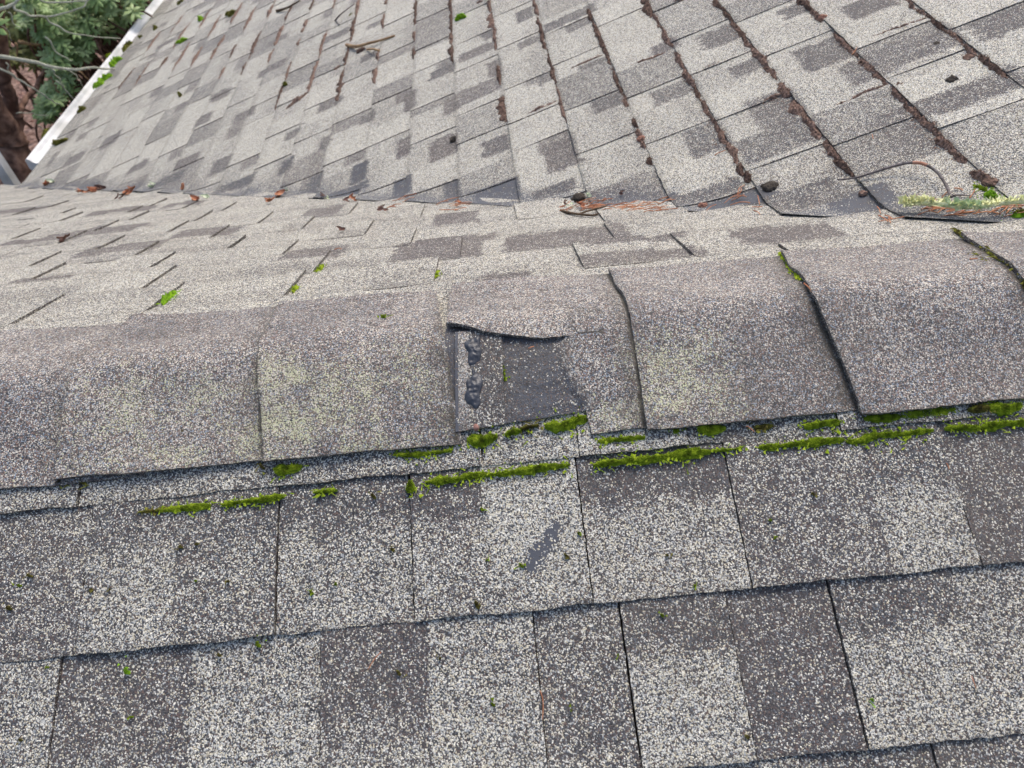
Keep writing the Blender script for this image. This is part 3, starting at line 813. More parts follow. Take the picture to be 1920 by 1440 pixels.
seam = [(310, 350, 385, 946, .006, 'g', 'long thin green moss strip, second from the left on the seam under the ridge'),
        (268, 290, 308, 952, .003, 'd', 'faint brownish moss thread at the far left of the seam under the ridge'),
        (425, 450, 478, 936, .006, 'g', 'green moss strip just left of the joint where the left dark shingle ends'),
        (480, 500, 524, 929, .007, 'g', 'green moss strip ending at the shingle joint below the second cap'),
        (594, 610, 625, 916, .004, 'g', 'tiny green moss strip alone on the seam left of centre'),
        (808, 840, 872, 893, .008, 'g', 'green moss strip at the seam right above the brown grey shingle'),
        (872, 890, 908, 887, .008, 'g', 'short green moss pad beside the left corner of the pale shingle'),
        (908, 940, 968, 881, .006, 'g', 'thin green moss strip above the pale speckled shingle'),
        (968, 1010, 1055, 873, .008, 'g', 'long green moss strip above the right part of the pale speckled shingle'),
        (1120, 1145, 1168, 862, .008, 'g', 'green moss pad on the seam under the torn cap remnant'),
        (1168, 1180, 1192, 858, .005, 'g', 'small low moss pad right of the torn cap remnant on the seam'),
        (1192, 1222, 1252, 853, .007, 'g', 'green moss strip on the seam below the cap right of the tear'),
        (1258, 1290, 1322, 847, .010, 'g', 'broad green moss pad on the seam below the cap right of the tear'),
        (1330, 1356, 1382, 838, .003, 'g', 'hair thin moss line on the seam under the cap right of the tear'),
        (1428, 1440, 1455, 832, .006, 'g', 'small moss pad on the seam left of the long pair of strips'),
        (1462, 1488, 1514, 828, .006, 'g', 'moss strip on the seam below the right part of the big middle right cap'),
        (1516, 1542, 1571, 822, .009, 'g', 'moss strip on the seam just left of the two cap corner'),
        (1597, 1640, 1690, 815, .011, 'g', 'longest thick moss strip on the seam under the rightmost big cap'),
        (1692, 1715, 1738, 806, .006, 'g', 'tapering moss strip right of the longest one on the seam'),
        (1780, 1805, 1832, 797, .008, 'g', 'moss pad on the seam above the dark shingle at the right'),
        (1838, 1858, 1879, 792, .009, 'g', 'rounded moss pad on the seam, second from the right edge'),
        (1890, 1910, 1935, 786, .007, 'g', 'moss strip on the seam cut off by the right picture edge')]
for a, b, c, y, w, kd, lb in seam:
    dy = -.105; ex = (c-a)*.10+4; a -= ex; c += ex
    moss([(a, y+dy*(a-b)+1), (b, y+1), (c, y+dy*(c-b)+1)], w, min(.006, w*.7), kd, lb, G1, .0066)
G2 = 'moss cushions under the front edge of the ridge caps'
under = [([(515, 877), (540, 876), (568, 872)], .010, 'g', 'moss cushion under the edge of the second cap from the tear'),
         ([(488, 868), (496, 876)], .006, 'd', 'little yellowish moss tuft at the corner of the left caps'),
         ([(106, 904), (116, 900), (122, 893)], .007, 'd', 'yellow brown moss tuft at the leftmost cap corner'),
         ([(125, 900), (150, 899), (162, 903)], .004, 'd', 'thin dull moss fringe right of the leftmost cap corner'),
         ([(738, 850), (770, 850), (806, 846)], .010, 'g', 'moss cushion under the cap edge left of the tear'),
         ([(808, 845), (828, 843), (848, 838)], .006, 'g', 'small moss cushion at the right end of the cap left of the tear'),
         ([(876, 826), (905, 826), (934, 819)], .016, 'g', 'thick round moss cushion below the nail head'),
         ([(946, 812), (960, 807), (978, 803)], .012, 'g', 'moss cushion in the middle below the dark exposed layer'),
         ([(976, 803), (992, 798), (1010, 796)], .010, 'd', 'dull moss cushion below the dark exposed layer'),
         ([(1020, 794), (1060, 791), (1100, 783)], .015, 'g', 'widest thick moss cushion below the right end of the dark exposed layer'),
         ([(1120, 822), (1160, 820), (1209, 816)], .008, 'g', 'moss cushion under the torn cap remnant'),
         ([(1260, 801), (1272, 801)], .007, 'g', 'single small moss ball under the cap right of the tear'),
         ([(1306, 799), (1330, 800), (1358, 797)], .010, 'g', 'moss cushion under the cap right of the tear'),
         ([(1412, 797), (1430, 797), (1448, 795)], .007, 'd', 'faint moss fringe under the middle of the big middle right cap'),
         ([(1505, 794), (1540, 791), (1574, 787)], .009, 'g', 'moss cushion at the right end of the big middle right cap'),
         ([(1616, 782), (1648, 785), (1682, 776)], .014, 'g', 'thick moss cushion at the left corner of the rightmost big cap'),
         ([(1682, 774), (1735, 770), (1788, 763)], .010, 'g', 'long moss cushion under the rightmost big cap'),
         ([(1812, 765), (1832, 764), (1852, 762)], .007, 'd', 'dull moss fringe under the rightmost big cap'),
         ([(1852, 762), (1880, 760), (1912, 755)], .011, 'g', 'moss cushion under the rightmost big cap near the right picture edge'),
         ([(768, 897), (770, 908), (768, 920)], .010, 'g', 'upright moss tuft hanging over the seam into the shingle joint')]
for pxs, w, kd, lb in under:
    moss(pxs, w, min(.008, w*.6), kd, lb, G2, .0072, False)
G3 = 'moss growing along the raised left edges of ridge caps'
moss([(1464, 482), (1480, 503), (1497, 524), (1508, 533)], .0055, .004, 'g', 'bright moss line at the upper left edge of the rightmost big cap', G3, .011, True)
moss([(1514, 536), (1524, 552)], .003, .003, 'd', 'short dull moss line continuing the bright line on the cap edge', G3, .011, True)
moss([(1574, 655), (1580, 672)], .003, .003, 'g', 'thin moss speck halfway down the left edge of the rightmost big cap', G3, .012, True)
moss([(1582, 678), (1588, 694)], .002, .002, 'd', 'dull moss speck low on the left edge of the rightmost big cap', G3, .012, True)
moss([(1790, 436), (1830, 462), (1870, 490), (1912, 520)], .005, .004, 'd', 'upper of two dull moss lines on the cap edge at the far right', G3, .012, True)
moss([(1795, 458), (1820, 476), (1850, 494)], .004, .003, 'd', 'lower of two dull moss lines on the cap edge at the far right', G3, .008, True)
moss([(1912, 528), (1918, 545)], .004, .003, 'd', 'moss tuft at the far right edge of the picture beside the cap edge', G3, .012, True)
moss([(944, 690), (946, 702), (947, 712)], .0028, .002, 'g', 'little moss thread inside the tear beside the raised strip', G3, .008, True)
moss([(943, 682), (944, 687)], .0018, .0015, 'g', 'tiny moss speck inside the tear above the moss thread', G3, .008, True)
G4 = 'moss in the joints of the far slope'
moss([(302, 571), (314, 560), (327, 549)], .007, .005, 'b', 'bright yellow green moss tuft on the far slope at the left', G4, .006)
moss([(547, 548), (556, 537)], .005, .003, 'g', 'moss speck in the joint nearest the ridge, left of centre', G4, .006)
moss([(592, 512), (606, 497)], .005, .003, 'g', 'moss speck in the upper joint left of centre', G4, .006)
moss([(817, 520), (821, 510)], .004, .003, 'g', 'moss speck in the joint just above the torn cap', G4, .006)
moss([(716, 601), (724, 603)], .004, .002, 'g', 'tiny moss speck on the cap left of the tear', G4, .011, True)
moss([(598, 589), (608, 590)], .004, .002, 'd', 'tiny dull moss speck on the second cap left of the tear', G4, .011, True)
G5 = 'moss on the large roof slope'
for pxs, w, kd, lb in [([(856, 40), (866, 34), (874, 33)], .022, 'b', 'bright green moss ball on the large slope near the top of the picture'),
        ([(180, 166), (196, 152), (210, 140)], .07, 'b', 'brightest moss patch beside the white gutter, lower of the pair'),
        ([(210, 128), (219, 118), (228, 110)], .06, 'b', 'bright moss patch beside the white gutter, upper of the pair'),
        ([(232, 98), (240, 88), (250, 82)], .05, 'd', 'dull moss patch beside the gutter above the bright pair'),
        ([(203, 106), (212, 105)], .03, 'g', 'small moss cap on the rim of the gutter'),
        ([(84, 264), (94, 254), (102, 245)], .05, 'd', 'dull moss tuft hanging over the gutter near its lower end'),
        ([(100, 271), (115, 268), (128, 261)], .035, 'd', 'flat olive moss streak beside the lower end of the gutter'),
        ([(148, 212), (156, 208), (163, 203)], .04, 'd', 'olive moss clump on the eave course above the lower gutter end'),
        ([(332, 82), (343, 78), (352, 74)], .028, 'b', 'green moss clump in the upper left of the large slope'),
        ([(376, 40), (379, 34)], .03, 'b', 'small bright moss spot near the top of the large slope'),
        ([(424, 30), (436, 26), (444, 22)], .03, 'd', 'dull moss clump high on the large slope'),
        ([(290, 57), (294, 52)], .03, 'd', 'dull moss clump near the upper end of the gutter'),
        ([(262, 72), (268, 68)], .03, 'd', 'small olive moss clump between gutter and shingles'),
        ([(334, 8), (344, 4)], .03, 'd', 'moss clump on the shingles at the top edge beside the gutter'),
        ([(534, 162), (538, 158)], .022, 'd', 'dull moss clump in a brown litter line left of centre'),
        ([(338, 182), (342, 178)], .022, 'd', 'dull moss speck on the large slope above the left valley'),
        ([(656, 30), (662, 24)], .018, 'd', 'dull moss speck above the small broken twig'),
        ([(1828, 345), (1842, 352), (1852, 358)], .012, 'g', 'upper moss pad above the lichen covered twig'),
        ([(1850, 362), (1862, 372), (1876, 380)], .016, 'b', 'bright moss pad just above the lichen covered twig'),
        ([(1900, 408), (1915, 406), (1930, 402)], .014, 'b', 'moss pad at the right picture edge below the lichen covered twig'),
        ([(1902, 400), (1925, 394)], .010, 'd', 'darker moss at the right picture edge below the lichen covered twig')]:
    moss(pxs, w, w*.45, kd, lb, G5, .006, False, .25 if w > .02 else .6, .0026 if w < .02 else .007)
G6 = 'tiny moss tufts dotted over the front slope'
for px, py, w, kd, lb in [(240, 1250, .013, 'b', 'round yellow green moss ball on the lower left shingle row'),
        (484, 1200, .012, 'g', 'flat moss tuft on the second course edge'), (585, 1106, .009, 'g', 'moss tuft in the middle of the pale shingle left of centre'),
        (174, 1100, .009, 'd', 'yellowish moss tuft beside the leftmost shingle joint'), (20, 1135, .010, 'd', 'moss tuft near the left picture edge, lower one'),
        (58, 1074, .007, 'd', 'orange brown moss tuft near the left picture edge, upper one'), (38, 1092, .006, 'g', 'small green tuft near the left picture edge between two others'),
        (895, 1130, .014, 'd', 'dull moss tuft on the second course edge at centre'), (1084, 995, .007, 'g', 'moss tuft right of the grey scrape'),
        (1062, 1038, .008, 'd', 'reddish green tuft at the lower right of the grey scrape'), (978, 1056, .008, 'g', 'dark green tuft at the lower tip of the grey scrape'),
        (412, 1222, .007, 'd', 'yellow brown tuft below the second course edge'), (90, 1245, .005, 'g', 'small tuft under the second course edge at far left'),
        (748, 1255, .009, 'd', 'brown tuft on the dark lower shingle'), (630, 1090, .005, 'g', 'pinhead moss tuft right of the flat pale shingle tuft'),
        (370, 1084, .005, 'g', 'pinhead moss tuft left of centre in the first row'), (430, 1085, .006, 'd', 'brown pinhead tuft left of centre in the first row'),
        (340, 1020, .008, 'd', 'sparse moss fleck near the top of the first row'), (903, 950, .006, 'g', 'moss fleck at the top left corner of the pale shingle'),
        (912, 1045, .005, 'g', 'moss fleck on the left edge of the pale shingle'), (1300, 1092, .006, 'g', 'moss fleck just above the second course edge right of centre'),
        (1250, 1036, .005, 'd', 'orange fleck on the shingle right of centre'), (1450, 1005, .005, 'g', 'moss fleck on the brown speckled shingle at the right'),
        (1442, 970, .005, 'g', 'moss fleck higher on the brown speckled shingle at the right'), (1522, 922, .005, 'd', 'moss fleck near the seam at the right'),
        (1240, 1148, .007, 'g', 'moss fleck below the second course edge right of centre'), (1632, 1306, .006, 'b', 'yellow green fleck on the pale lower right shingle'),
        (1070, 1325, .006, 'g', 'moss fleck beside the long needle in the lower middle'), (1158, 1222, .004, 'g', 'moss fleck on the narrow dark shingle'),
        (1400, 1375, .006, 'd', 'dull moss fleck near the bottom right of centre'), (925, 1315, .006, 'g', 'moss fleck on the pale lower shingle at centre'),
        (825, 1228, .005, 'd', 'moss fleck near the top of the pale lower shingle at centre'), (248, 1338, .004, 'g', 'moss fleck on the dark lower left shingle'),
        (42, 1380, .006, 'd', 'dull fleck near the lower left corner'), (208, 1100, .004, 'd', 'dull fleck in the first row at left'),
        (370, 1015, .006, 'd', 'sparse moss fleck near the top of the first row, right of another'), (700, 925, .010, 'd', 'sparse dark moss right below the seam left of centre'),
        (735, 1025, .006, 'd', 'dull fleck left of the double joint'), (125, 780, .008, 'd', 'dull moss fleck at the left cap joint'), (46, 722, .004, 'd', 'yellowish fleck on the leftmost cap'),
        (348, 808, .004, 'd', 'dull fleck in the middle of the left cap')]:
    w *= .8; c = w/.00055/2
    moss([(px-c*.28, py+2), (px, py), (px+c*.28, py-2)], w*.8, w*.32, kd, lb, G6, .0085, False, .7, .0024)

# ---- brown litter caught along the course lines of the large slope
G7 = 'brown rotted needle litter caught along the shingle edges of the large slope'
lit = {2: [(0, 20), (24, 62), (66, 82), (88, 115)], 3: [(2, 22), (30, 52), (56, 95), (128, 160), (183, 232)], 4: [(0, 30), (34, 95), (98, 165), (167, 235)],
       5: [(24, 38), (44, 125), (130, 186), (187, 202), (230, 242), (250, 282), (303, 312)], 6: [(4, 32), (34, 52), (56, 92), (105, 130), (134, 166), (168, 190), (195, 218), (222, 236), (242, 272), (275, 312), (314, 332), (336, 346)],
       7: [(0, 18), (20, 42), (46, 62), (66, 78), (79, 95), (97, 128), (130, 152), (164, 182), (196, 222), (225, 262), (272, 300), (302, 336)],
       8: [(0, 24), (28, 42), (70, 110), (120, 138), (144, 162), (174, 200), (203, 226), (228, 262), (266, 292), (296, 310), (330, 345)],
       9: [(4, 34), (38, 62), (64, 84), (86, 112), (114, 150)], 10: [(0, 8)],
       1: [(0, 46), (64, 76), (94, 110)], 0: [(0, 8), (30, 54), (98, 114), (130, 156)], -1: [(0, 26), (28, 76), (88, 120), (130, 188)],
       -2: [(0, 14), (60, 110), (118, 172)], -3: [(2, 20), (40, 60), (78, 86), (118, 150), (160, 205)], -4: [(10, 45), (50, 84), (96, 118)], -5: [(0, 34), (60, 110), (120, 140)],
       -6: [(16, 60), (86, 108), (130, 146)], -7: [(8, 44), (70, 112)], -8: [(30, 70), (90, 124)], -9: [(20, 52), (80, 132)], -10: [(46, 92), (110, 128)], -11: [(30, 66), (120, 160)], -12: [(60, 96), (130, 170)]}
ORD = ['topmost', 'second', 'third', 'fourth', 'fifth', 'sixth', 'seventh', 'eighth', 'ninth', 'tenth', 'eleventh', 'twelfth']
big = {(3, 0): 1, (5, 1): 1.35, (3, 4): 1.5, (7, 8): 1.6, (6, 4): 1.4, (8, 5): 1.3, (8, 8): 1.4, (5, 5): 1.4, (7, 7): 1.4, (9, 4): 1.3, (4, 0): 1.2, (3, 1): 1.7, (6, 0): 1.8, (6, 9): 1.2, (8, 10): 1.7}
rng = random.Random(4)
for k in sorted(lit):
    for q, (a, b) in enumerate(lit[k]):
        ya, yb = line_y(k, b+3), line_y(k, max(0, a-3))
        if yb > 7.1: yb = 7.1
        if yb-ya < .004: continue
        xk = X0+(T0+k*EX)*C2
        w = rng.uniform(.010, .0155)*big.get((k, q), 1.)*(2.0 if k < -3 else 1.7 if k < 1 else 1.25 if k < 4 else 1)
        xo = xk-.003-w*.12
        n_ = max(2, int((yb-ya)/.05))
        pts = [(xo+rng.uniform(-.003, .003), ya+(yb-ya)*j/n_) for j in range(n_+1)]
        if k >= 9: pl = 'at the upper right corner' if k == 9 else 'at the very tip of the upper right corner'
        elif k >= 7: pl = 'on the %s steep litter line from the right' % ('second' if k == 8 else 'third')
        elif k >= 4: pl = 'on the %s litter line from the right' % {6: 'fourth', 5: 'fifth', 4: 'sixth'}[k]
        elif k >= 1: pl = 'on the %s litter line from the right' % {3: 'seventh', 2: 'eighth', 1: 'ninth'}[k]
        else: pl = 'on the %s litter line from the right' % {0: 'tenth', -1: 'eleventh', -2: 'twelfth', -3: 'thirteenth', -4: 'fourteenth', -5: 'fifteenth', -6: 'sixteenth', -7: 'seventeenth', -8: 'eighteenth', -9: 'nineteenth', -10: 'twentieth', -11: 'twenty first', -12: 'twenty second'}[k]
        mound('litter_clump', pts, w, min(.007, w*.45), M['litter'] if rng.random() < .7 else M['litter_dark'],
              '%s brown clump of rotted needles %s' % (ORD[q], pl), 'litter', G7, k*3.3+q*1.7+40, 60 if k > 0 else 20, .005, .0050, False, .62, 26 if k > 0 else 10)
G8 = 'brown litter lines lying across the courses of the large slope'
for a, b, w, lb in [((1180, 131), (1252, 103), .010, 'reddish litter line across a course, right of the broad litter clump'), ((1310, 140), (1354, 121), .008, 'litter line across the course at top centre right'),
        ((1432, 197), (1472, 178), .011, 'dark litter line at the corner left of the biggest dark clump'), ((1612, 84), (1748, 37), .008, 'longest litter line across a course at the upper right'),
        ((1550, 212), (1672, 160), .009, 'long litter line across a course below the perforated clod'), ((1070, 134), (1132, 106), .006, 'thin litter line across a course above centre'),
        ((984, 222), (1048, 194), .010, 'litter line across a course ending at the sixth litter line'), ((538, 208), (580, 176), .016, 'litter line across a course left of centre'),
        ((1262, 10), (1285, 2), .010, 'litter bit at the top picture edge beside a big clump'), ((892, 12), (908, 5), .010, 'small litter bit at the top edge near the moss ball'), ((628, 134), (640, 126), .010, 'thin litter bit across a course left of the broken twig')]:
    pa, pb = hit(*a), hit(*b)
    mound('litter_line', [pa, ((pa[0]+pb[0])/2, (pa[1]+pb[1])/2), pb], w, w*.5, M['litter'], lb, 'litter', G8, a[0]*.1, 40, .004, .0055, False, .6, 30)

# ---- clods
def clod(px, py, r, m, label, hole=False, sq=.7, h=.006, name='dirt_clod', amp=.35):
    x, y = hit(px, py, h); c = surf(x, y, h-r*.25); n = nrm_at(x, y)
    bm = bmesh.new(); bmesh.ops.create_icosphere(bm, subdivisions=4, radius=r)
    for v in bm.verts:
        d = v.co.normalized()
        k = 1+amp*nz(d.x*1.6+px, d.y*1.6, d.z*1.6)+amp*.45*nz(d.x*6, d.y*6+px, d.z*6)+amp*.25*nz(d.x*14, d.y*14+px, d.z*14)
        if hole: k -= .55*max(0, d.z-.75)/.25
        v.co = Vector((d.x*r*k, d.y*r*k, d.z*r*k*sq))
    me = bpy.data.meshes.new(name); bm.to_mesh(me); bm.free()
    me.polygons.foreach_set('use_smooth', [True]*len(me.polygons))
    o = link(name, me, None, m); o.location = c+n*r*.35
    o.rotation_euler = n.to_track_quat('Z', 'Y').to_euler()
    return tag(o, label, 'clod')
clod(1445, 352, .0135, M['clod'], 'large round dark clod on the shingle above the valley')
clod(1786, 151, .0095, M['clod'], 'dark clod with a hollow top on a pale shingle at the upper right', True)
clod(1818, 108, .009, M['litter_dark'], 'flat brownish clod above the hollow one at the upper right', sq=.35)
clod(1758, 82, .006, M['clod'], 'small dark clod under the longest litter line at the upper right', sq=.5)
clod(1319, 388, .0085, M['redclod'], 'small reddish ball in the valley beside dry needles')
clod(1086, 374, .0135, M['clod'], 'rounded grey brown lump on top of the needle pile in the valley', sq=.8)
clod(1620, 363, .006, M['litter'], 'small brown crumb under the curved twig beside the bluish shingle')
clod(1544, 34, .009, M['redclod'], 'reddish crumb sitting on the litter line near the top right')
clod(1688, 161, .008, M['litter_dark'], 'round brown crumb at the corner of two litter lines')
clod(852, 262, .011, M['clod'], 'dark curled crumb left of the vertical course line above the valley', True)
clod(1860, 343, .010, M['litter_dark'], 'brown crumb above the bright moss pads at the right', sq=.5)
clod(678, 96, .018, M['litter_dark'], 'brown crumb under the small broken twig', sq=.5)
clod(1205, 262, .010, M['redclod'], 'reddish brown crumb on the fifth litter line above the valley')
clod(1000, 398, .0045, M['leaf_dark'], 'mauve crumb at the left end of the needle pile', sq=.5)

# ---- tubes: twigs, needles, branches
def tube(vs, fs, pts, rad, seg=7):
    k0 = len(vs); n = len(pts); up = Vector((.3, .2, 1))
    for i, p in enumerate(pts):
        d = (pts[min(i+1, n-1)]-pts[max(0, i-1)])
        if d.length < 1e-9: d = Vector((1, 0, 0))
        d.normalize(); a = d.cross(up).normalized(); b = d.cross(a)
        r = rad[i] if isinstance(rad, (list, tuple)) else rad
        for k in range(seg):
            t = 2*math.pi*k/seg; vs.append(p+a*math.cos(t)*r+b*math.sin(t)*r)
    for i in range(n-1):
        for k in range(seg):
            fs.append((k0+i*seg+k, k0+i*seg+(k+1) % seg, k0+(i+1)*seg+(k+1) % seg, k0+(i+1)*seg+k))
    fs.append(tuple(k0+k for k in range(seg))[::-1]); fs.append(tuple(k0+(n-1)*seg+k for k in range(seg)))
def smooth(pts, n=8):
    out = []
    P = [pts[0]]+list(pts)+[pts[-1]]
    for i in range(1, len(P)-2):
        for q in range(n):
            t = q/n; a, b, c, d = P[i-1], P[i], P[i+1], P[i+2]
            out.append(.5*((2*b)+(c-a)*t+(2*a-5*b+4*c-d)*t*t+(3*b-a-3*c+d)*t**3))
    out.append(pts[-1]); return out
def on(px, py, h):
    x, y = hit(px, py, h); return surf(x, y, h)
def obj_at(name, vs, fs, m, parent=None, base=None):
    c = base if base is not None else sum((Vector(v) for v in vs), Vector())/len(vs)
    if parent is not None: return pydata(name, vs, fs, m, parent)
    return pydata(name, vs, fs, m, None, True, c)
# curved twig
tp = smooth([on(1575, 336, .013), on(1610, 332, .014), on(1650, 320, .018), on(1690, 308, .021), on(1718, 303, .024), on(1742, 305, .025), on(1766, 320, .024), on(1782, 345, .020), on(1790, 370, .017)], 7)
tw = empty('curved_twig', tp[0]); tag(tw, 'thin grey twig curved into an arch above the lichen covered twig', 'twig')
rad = [.0012+.0010*min(1, i/18)+.0003*nz(i*.7, 0, 0) for i in range(len(tp))]
vs, fs = [], []; tube(vs, fs, tp, rad, 8); pydata('bark', vs, fs, M['twig'], tw)
vs, fs = [], []; tube(vs, fs, tp[29:38], [r+.0003 for r in rad[29:38]], 8); pydata('peeled_bark', vs, fs, M['twig_bare'], tw)
# lichen twig
lp = smooth([on(1700, 386, .022), on(1740, 383, .024), on(1775, 386, .025), on(1810, 391, .024), on(1850, 390, .024), on(1890, 383, .025), on(1950, 376, .025)], 8)
lt = empty('lichen_twig', lp[0]); tag(lt, 'straight twig crusted with pale green lichen lying in the valley at the right edge', 'twig')
vs, fs = [], []; tube(vs, fs, lp, [.0040+.0016*nz(i*.4, 3, 0)+.0008*nz(i*1.7, 5, 0) for i in range(len(lp))], 8); pydata('stem', vs, fs, M['lichen'], lt)
rng = random.Random(9)
for nm, mt, cnt, lo, hi, sz in (('lichen_crust', 'lichen', 620, 0, 48, .0095), ('lichen_beard', 'lichen_green', 300, 17, 32, .0095)):
    vs, fs = [], []
    for q in range(cnt):
        i = rng.randrange(lo, min(hi, len(lp)-1)); c = lp[i].lerp(lp[i+1], rng.random())
        dens = .55+.6*nz(i*.35, 7, 1)
        if i < 10: dens = 1.2
        if rng.random() > dens: continue
        d = Vector((rng.uniform(-.6, .6), rng.uniform(-1, 1), rng.uniform(-.1, 1))).normalized()
        l = sz*rng.uniform(.4, 1.15)*(1.25 if i < 10 else 1); w = Vector((rng.uniform(-1, 1), rng.uniform(-1, 1), rng.uniform(-1, 1))).normalized()*l*.34
        e = c+d*.0030; k0 = len(vs); m1 = e+d*l*.55+w*.6; m2 = e+d*l*.55-w
        vs.extend([e+w*.4, m1, e+d*l+w*.9, m2, e-w*.4]); fs.append((k0, k0+1, k0+2, k0+3, k0+4))
    pydata(nm, vs, fs, M[mt], lt, smooth=False)
# small twig high on the big slope
def simple_twig(name, pxs, r, m, label, h=.010, sides=()):
    p = smooth([on(x, y, h+dh) for x, y, dh in pxs], 6); vs, fs = [], []
    tube(vs, fs, p, [r*(1.1-.6*i/len(p)) for i in range(len(p))], 6)
    for s_ in sides: tube(vs, fs, smooth([on(x, y, h+dh) for x, y, dh in s_], 5), r*.6, 5)
    return tag(obj_at(name, vs, fs, m), label, 'twig')
simple_twig('broken_twig', [(652, 84, .0), (672, 86, .01), (695, 80, .008), (718, 74, .004), (742, 66, 0)], .0065, M['branch_brown'], 'small broken pale twig lying high on the large slope', .012, [[(690, 92, 0), (705, 91, .01), (714, 95, 0)]])
simple_twig('dark_twig', [(520, 20, 0), (540, 14, .005), (565, 0, .005)], .006, M['stick'], 'dark twig at the top edge, upper left of the large slope', .012)
simple_twig('thin_forked_twig', [(630, 38, 0), (645, 24, .02), (668, 6, .01)], .0035, M['twig'], 'thin dark twig leaning up near the top edge left of centre', .012, [[(630, 38, 0), (638, 46, 0)]])
simple_twig('valley_stick', [(1052, 396, 0), (1066, 400, .002), (1085, 403, .002), (1110, 405, .001), (1122, 402, 0)], .0030, M['stick'], 'dark crooked stick under the needle pile in the valley', .008, [[(1085, 403, .002), (1108, 396, .004), (1140, 388, .003)]])
simple_twig('bark_strip', [(1318, 402, 0), (1340, 404, .001), (1366, 404, .0)], .0022, M['stick'], 'short dark bark strip lying below the reddish ball', .007)
simple_twig('dead_stem', [(1790, 366, 0), (1808, 365, .002), (1824, 366, 0)], .0014, M['twig'], 'short grey stem between the arched twig and the moss pads', .009)

# needles
rng = random.Random(31)
def needle_geo(vs, fs, p, q, r=.0007, arch=.002):
    mid = (p+q)/2+Vector((rng.uniform(-1, 1), rng.uniform(-1, 1), rng.uniform(.2, 1)))*arch
    tube(vs, fs, smooth([p, mid, q], 4), r, 4)
G9 = 'single dry needles lying loose on the shingles'
for a, b, lb in [((1698, 408), (1650, 417), 'needle pointing left in the loose group above the right caps'), ((1650, 405), (1668, 417), 'needle leaning right in the loose group above the right caps'),
        ((1670, 408), (1673, 420), 'shortest upright needle in the loose group above the right caps'), ((1648, 388), (1654, 402), 'bent needle upper in the loose group beside the bluish shingle'),
        ((1662, 405), (1676, 412), 'short needle at the right of the loose group'), ((1412, 389), (1432, 388), 'flat needle right of the bluish valley shingle'), ((1415, 396), (1427, 404), 'slanting needle below the flat one right of the bluish valley shingle'),
        ((1424, 366), (1427, 384), 'upright curved needle right of the bluish valley shingle'), ((1343, 290), (1363, 281), 'needle beside the fourth litter line'), ((1715, 372), (1722, 366), 'short needle left below the arched twig'),
        ((1770, 370), (1782, 357), 'needle inside the arch near the twig foot'), ((1744, 372), (1774, 376), 'long needle just above the lichen crust'), ((1822, 371), (1832, 355), 'steep needle left of the moss pads'), ((1793, 352), (1810, 356), 'needle right of the arched twig foot'),
        ((1600, 102), (1610, 88), 'needle standing on the corner of a litter line at the upper right'), ((1639, 251), (1641, 259), 'tiny needle on the course edge above the arched twig'),
        ((715, 1213), (690, 1246), 'long thin needle on the dark lower shingle'), ((1012, 1285), (1016, 1340), 'reddish needle in the narrow joint at the lower middle'), ((1818, 1258), (1826, 1280), 'reddish needle on the joint at the lower right'),
        ((1771, 860), (1776, 872), 'small needle in the joint below the seam at the right'), ((1397, 792), (1412, 802), 'needle lying in the moss under the big middle right cap'), ((1510, 535), (1522, 548), 'pale needle on the moss at the rightmost cap edge'),
        ((626, 470), (640, 469), 'short orange needle on the far slope left of centre'), ((1360, 382), (1392, 360), 'needle along the butt of the last tab above the bluish valley shingle'), ((1325, 397), (1345, 384), 'needle leaning on the reddish ball'),
        ((990, 646), (1000, 642), 'pale curled needle in the tear under the lip'), ((1824, 490), (1838, 489), 'reddish needle below the double moss line at the right')]:
    vs, fs = [], []
    up_ = .016 if 620 < a[1] < 900 and a[1] < 700 or a[1] in (490, 535) else .010
    if a[1] > 700: up_ = .011
    needle_geo(vs, fs, on(*a, up_), on(*b, up_), .0005 if a[1] > 700 else .0008)
    tag(obj_at('dry_needle', vs, fs, M['needle']), lb, 'needle', G9)
def pile(name, ax, bx, y0, y1, n, label, sd_, thick=.004, lmin=.018, lmax=.045):
    rng.seed(sd_); vs, fs = [], []
    for q in range(n):
        px = rng.uniform(ax, bx); py = y0+(y1-y0)*(px-ax)/(bx-ax)+rng.gauss(0, 5)
        p = on(px, py, .007+rng.uniform(0, thick)); a = rng.gauss(0, .55)
        l = rng.uniform(lmin, lmax)
        d = Vector((math.cos(a), math.sin(a)*.8, 0)); q_ = surf(p.x+d.x*l, p.y+d.y*l, .007+rng.uniform(0, thick))
        needle_geo(vs, fs, p, q_, .0008, .004)
    return tag(obj_at(name, vs, fs, M['needle']), label, 'needle pile', None, 'stuff')
pile('needle_pile', 1045, 1240, 389, 394, 75, 'tangle of orange brown needles in the valley at centre', 3)
pile('needle_pile', 1715, 1890, 399, 400, 26, 'orange needles lying along under the lichen covered twig', 4)
pile('needle_pile', 815, 858, 388, 384, 10, 'little sheaf of orange needles in the valley left of centre', 5)
pile('needle_pile', 1360, 1392, 380, 366, 6, 'few needles under the last tab edge above the valley', 6)
pile('needle_pile', 716, 760, 392, 372, 7, 'few pale needles in the valley left of centre', 8)
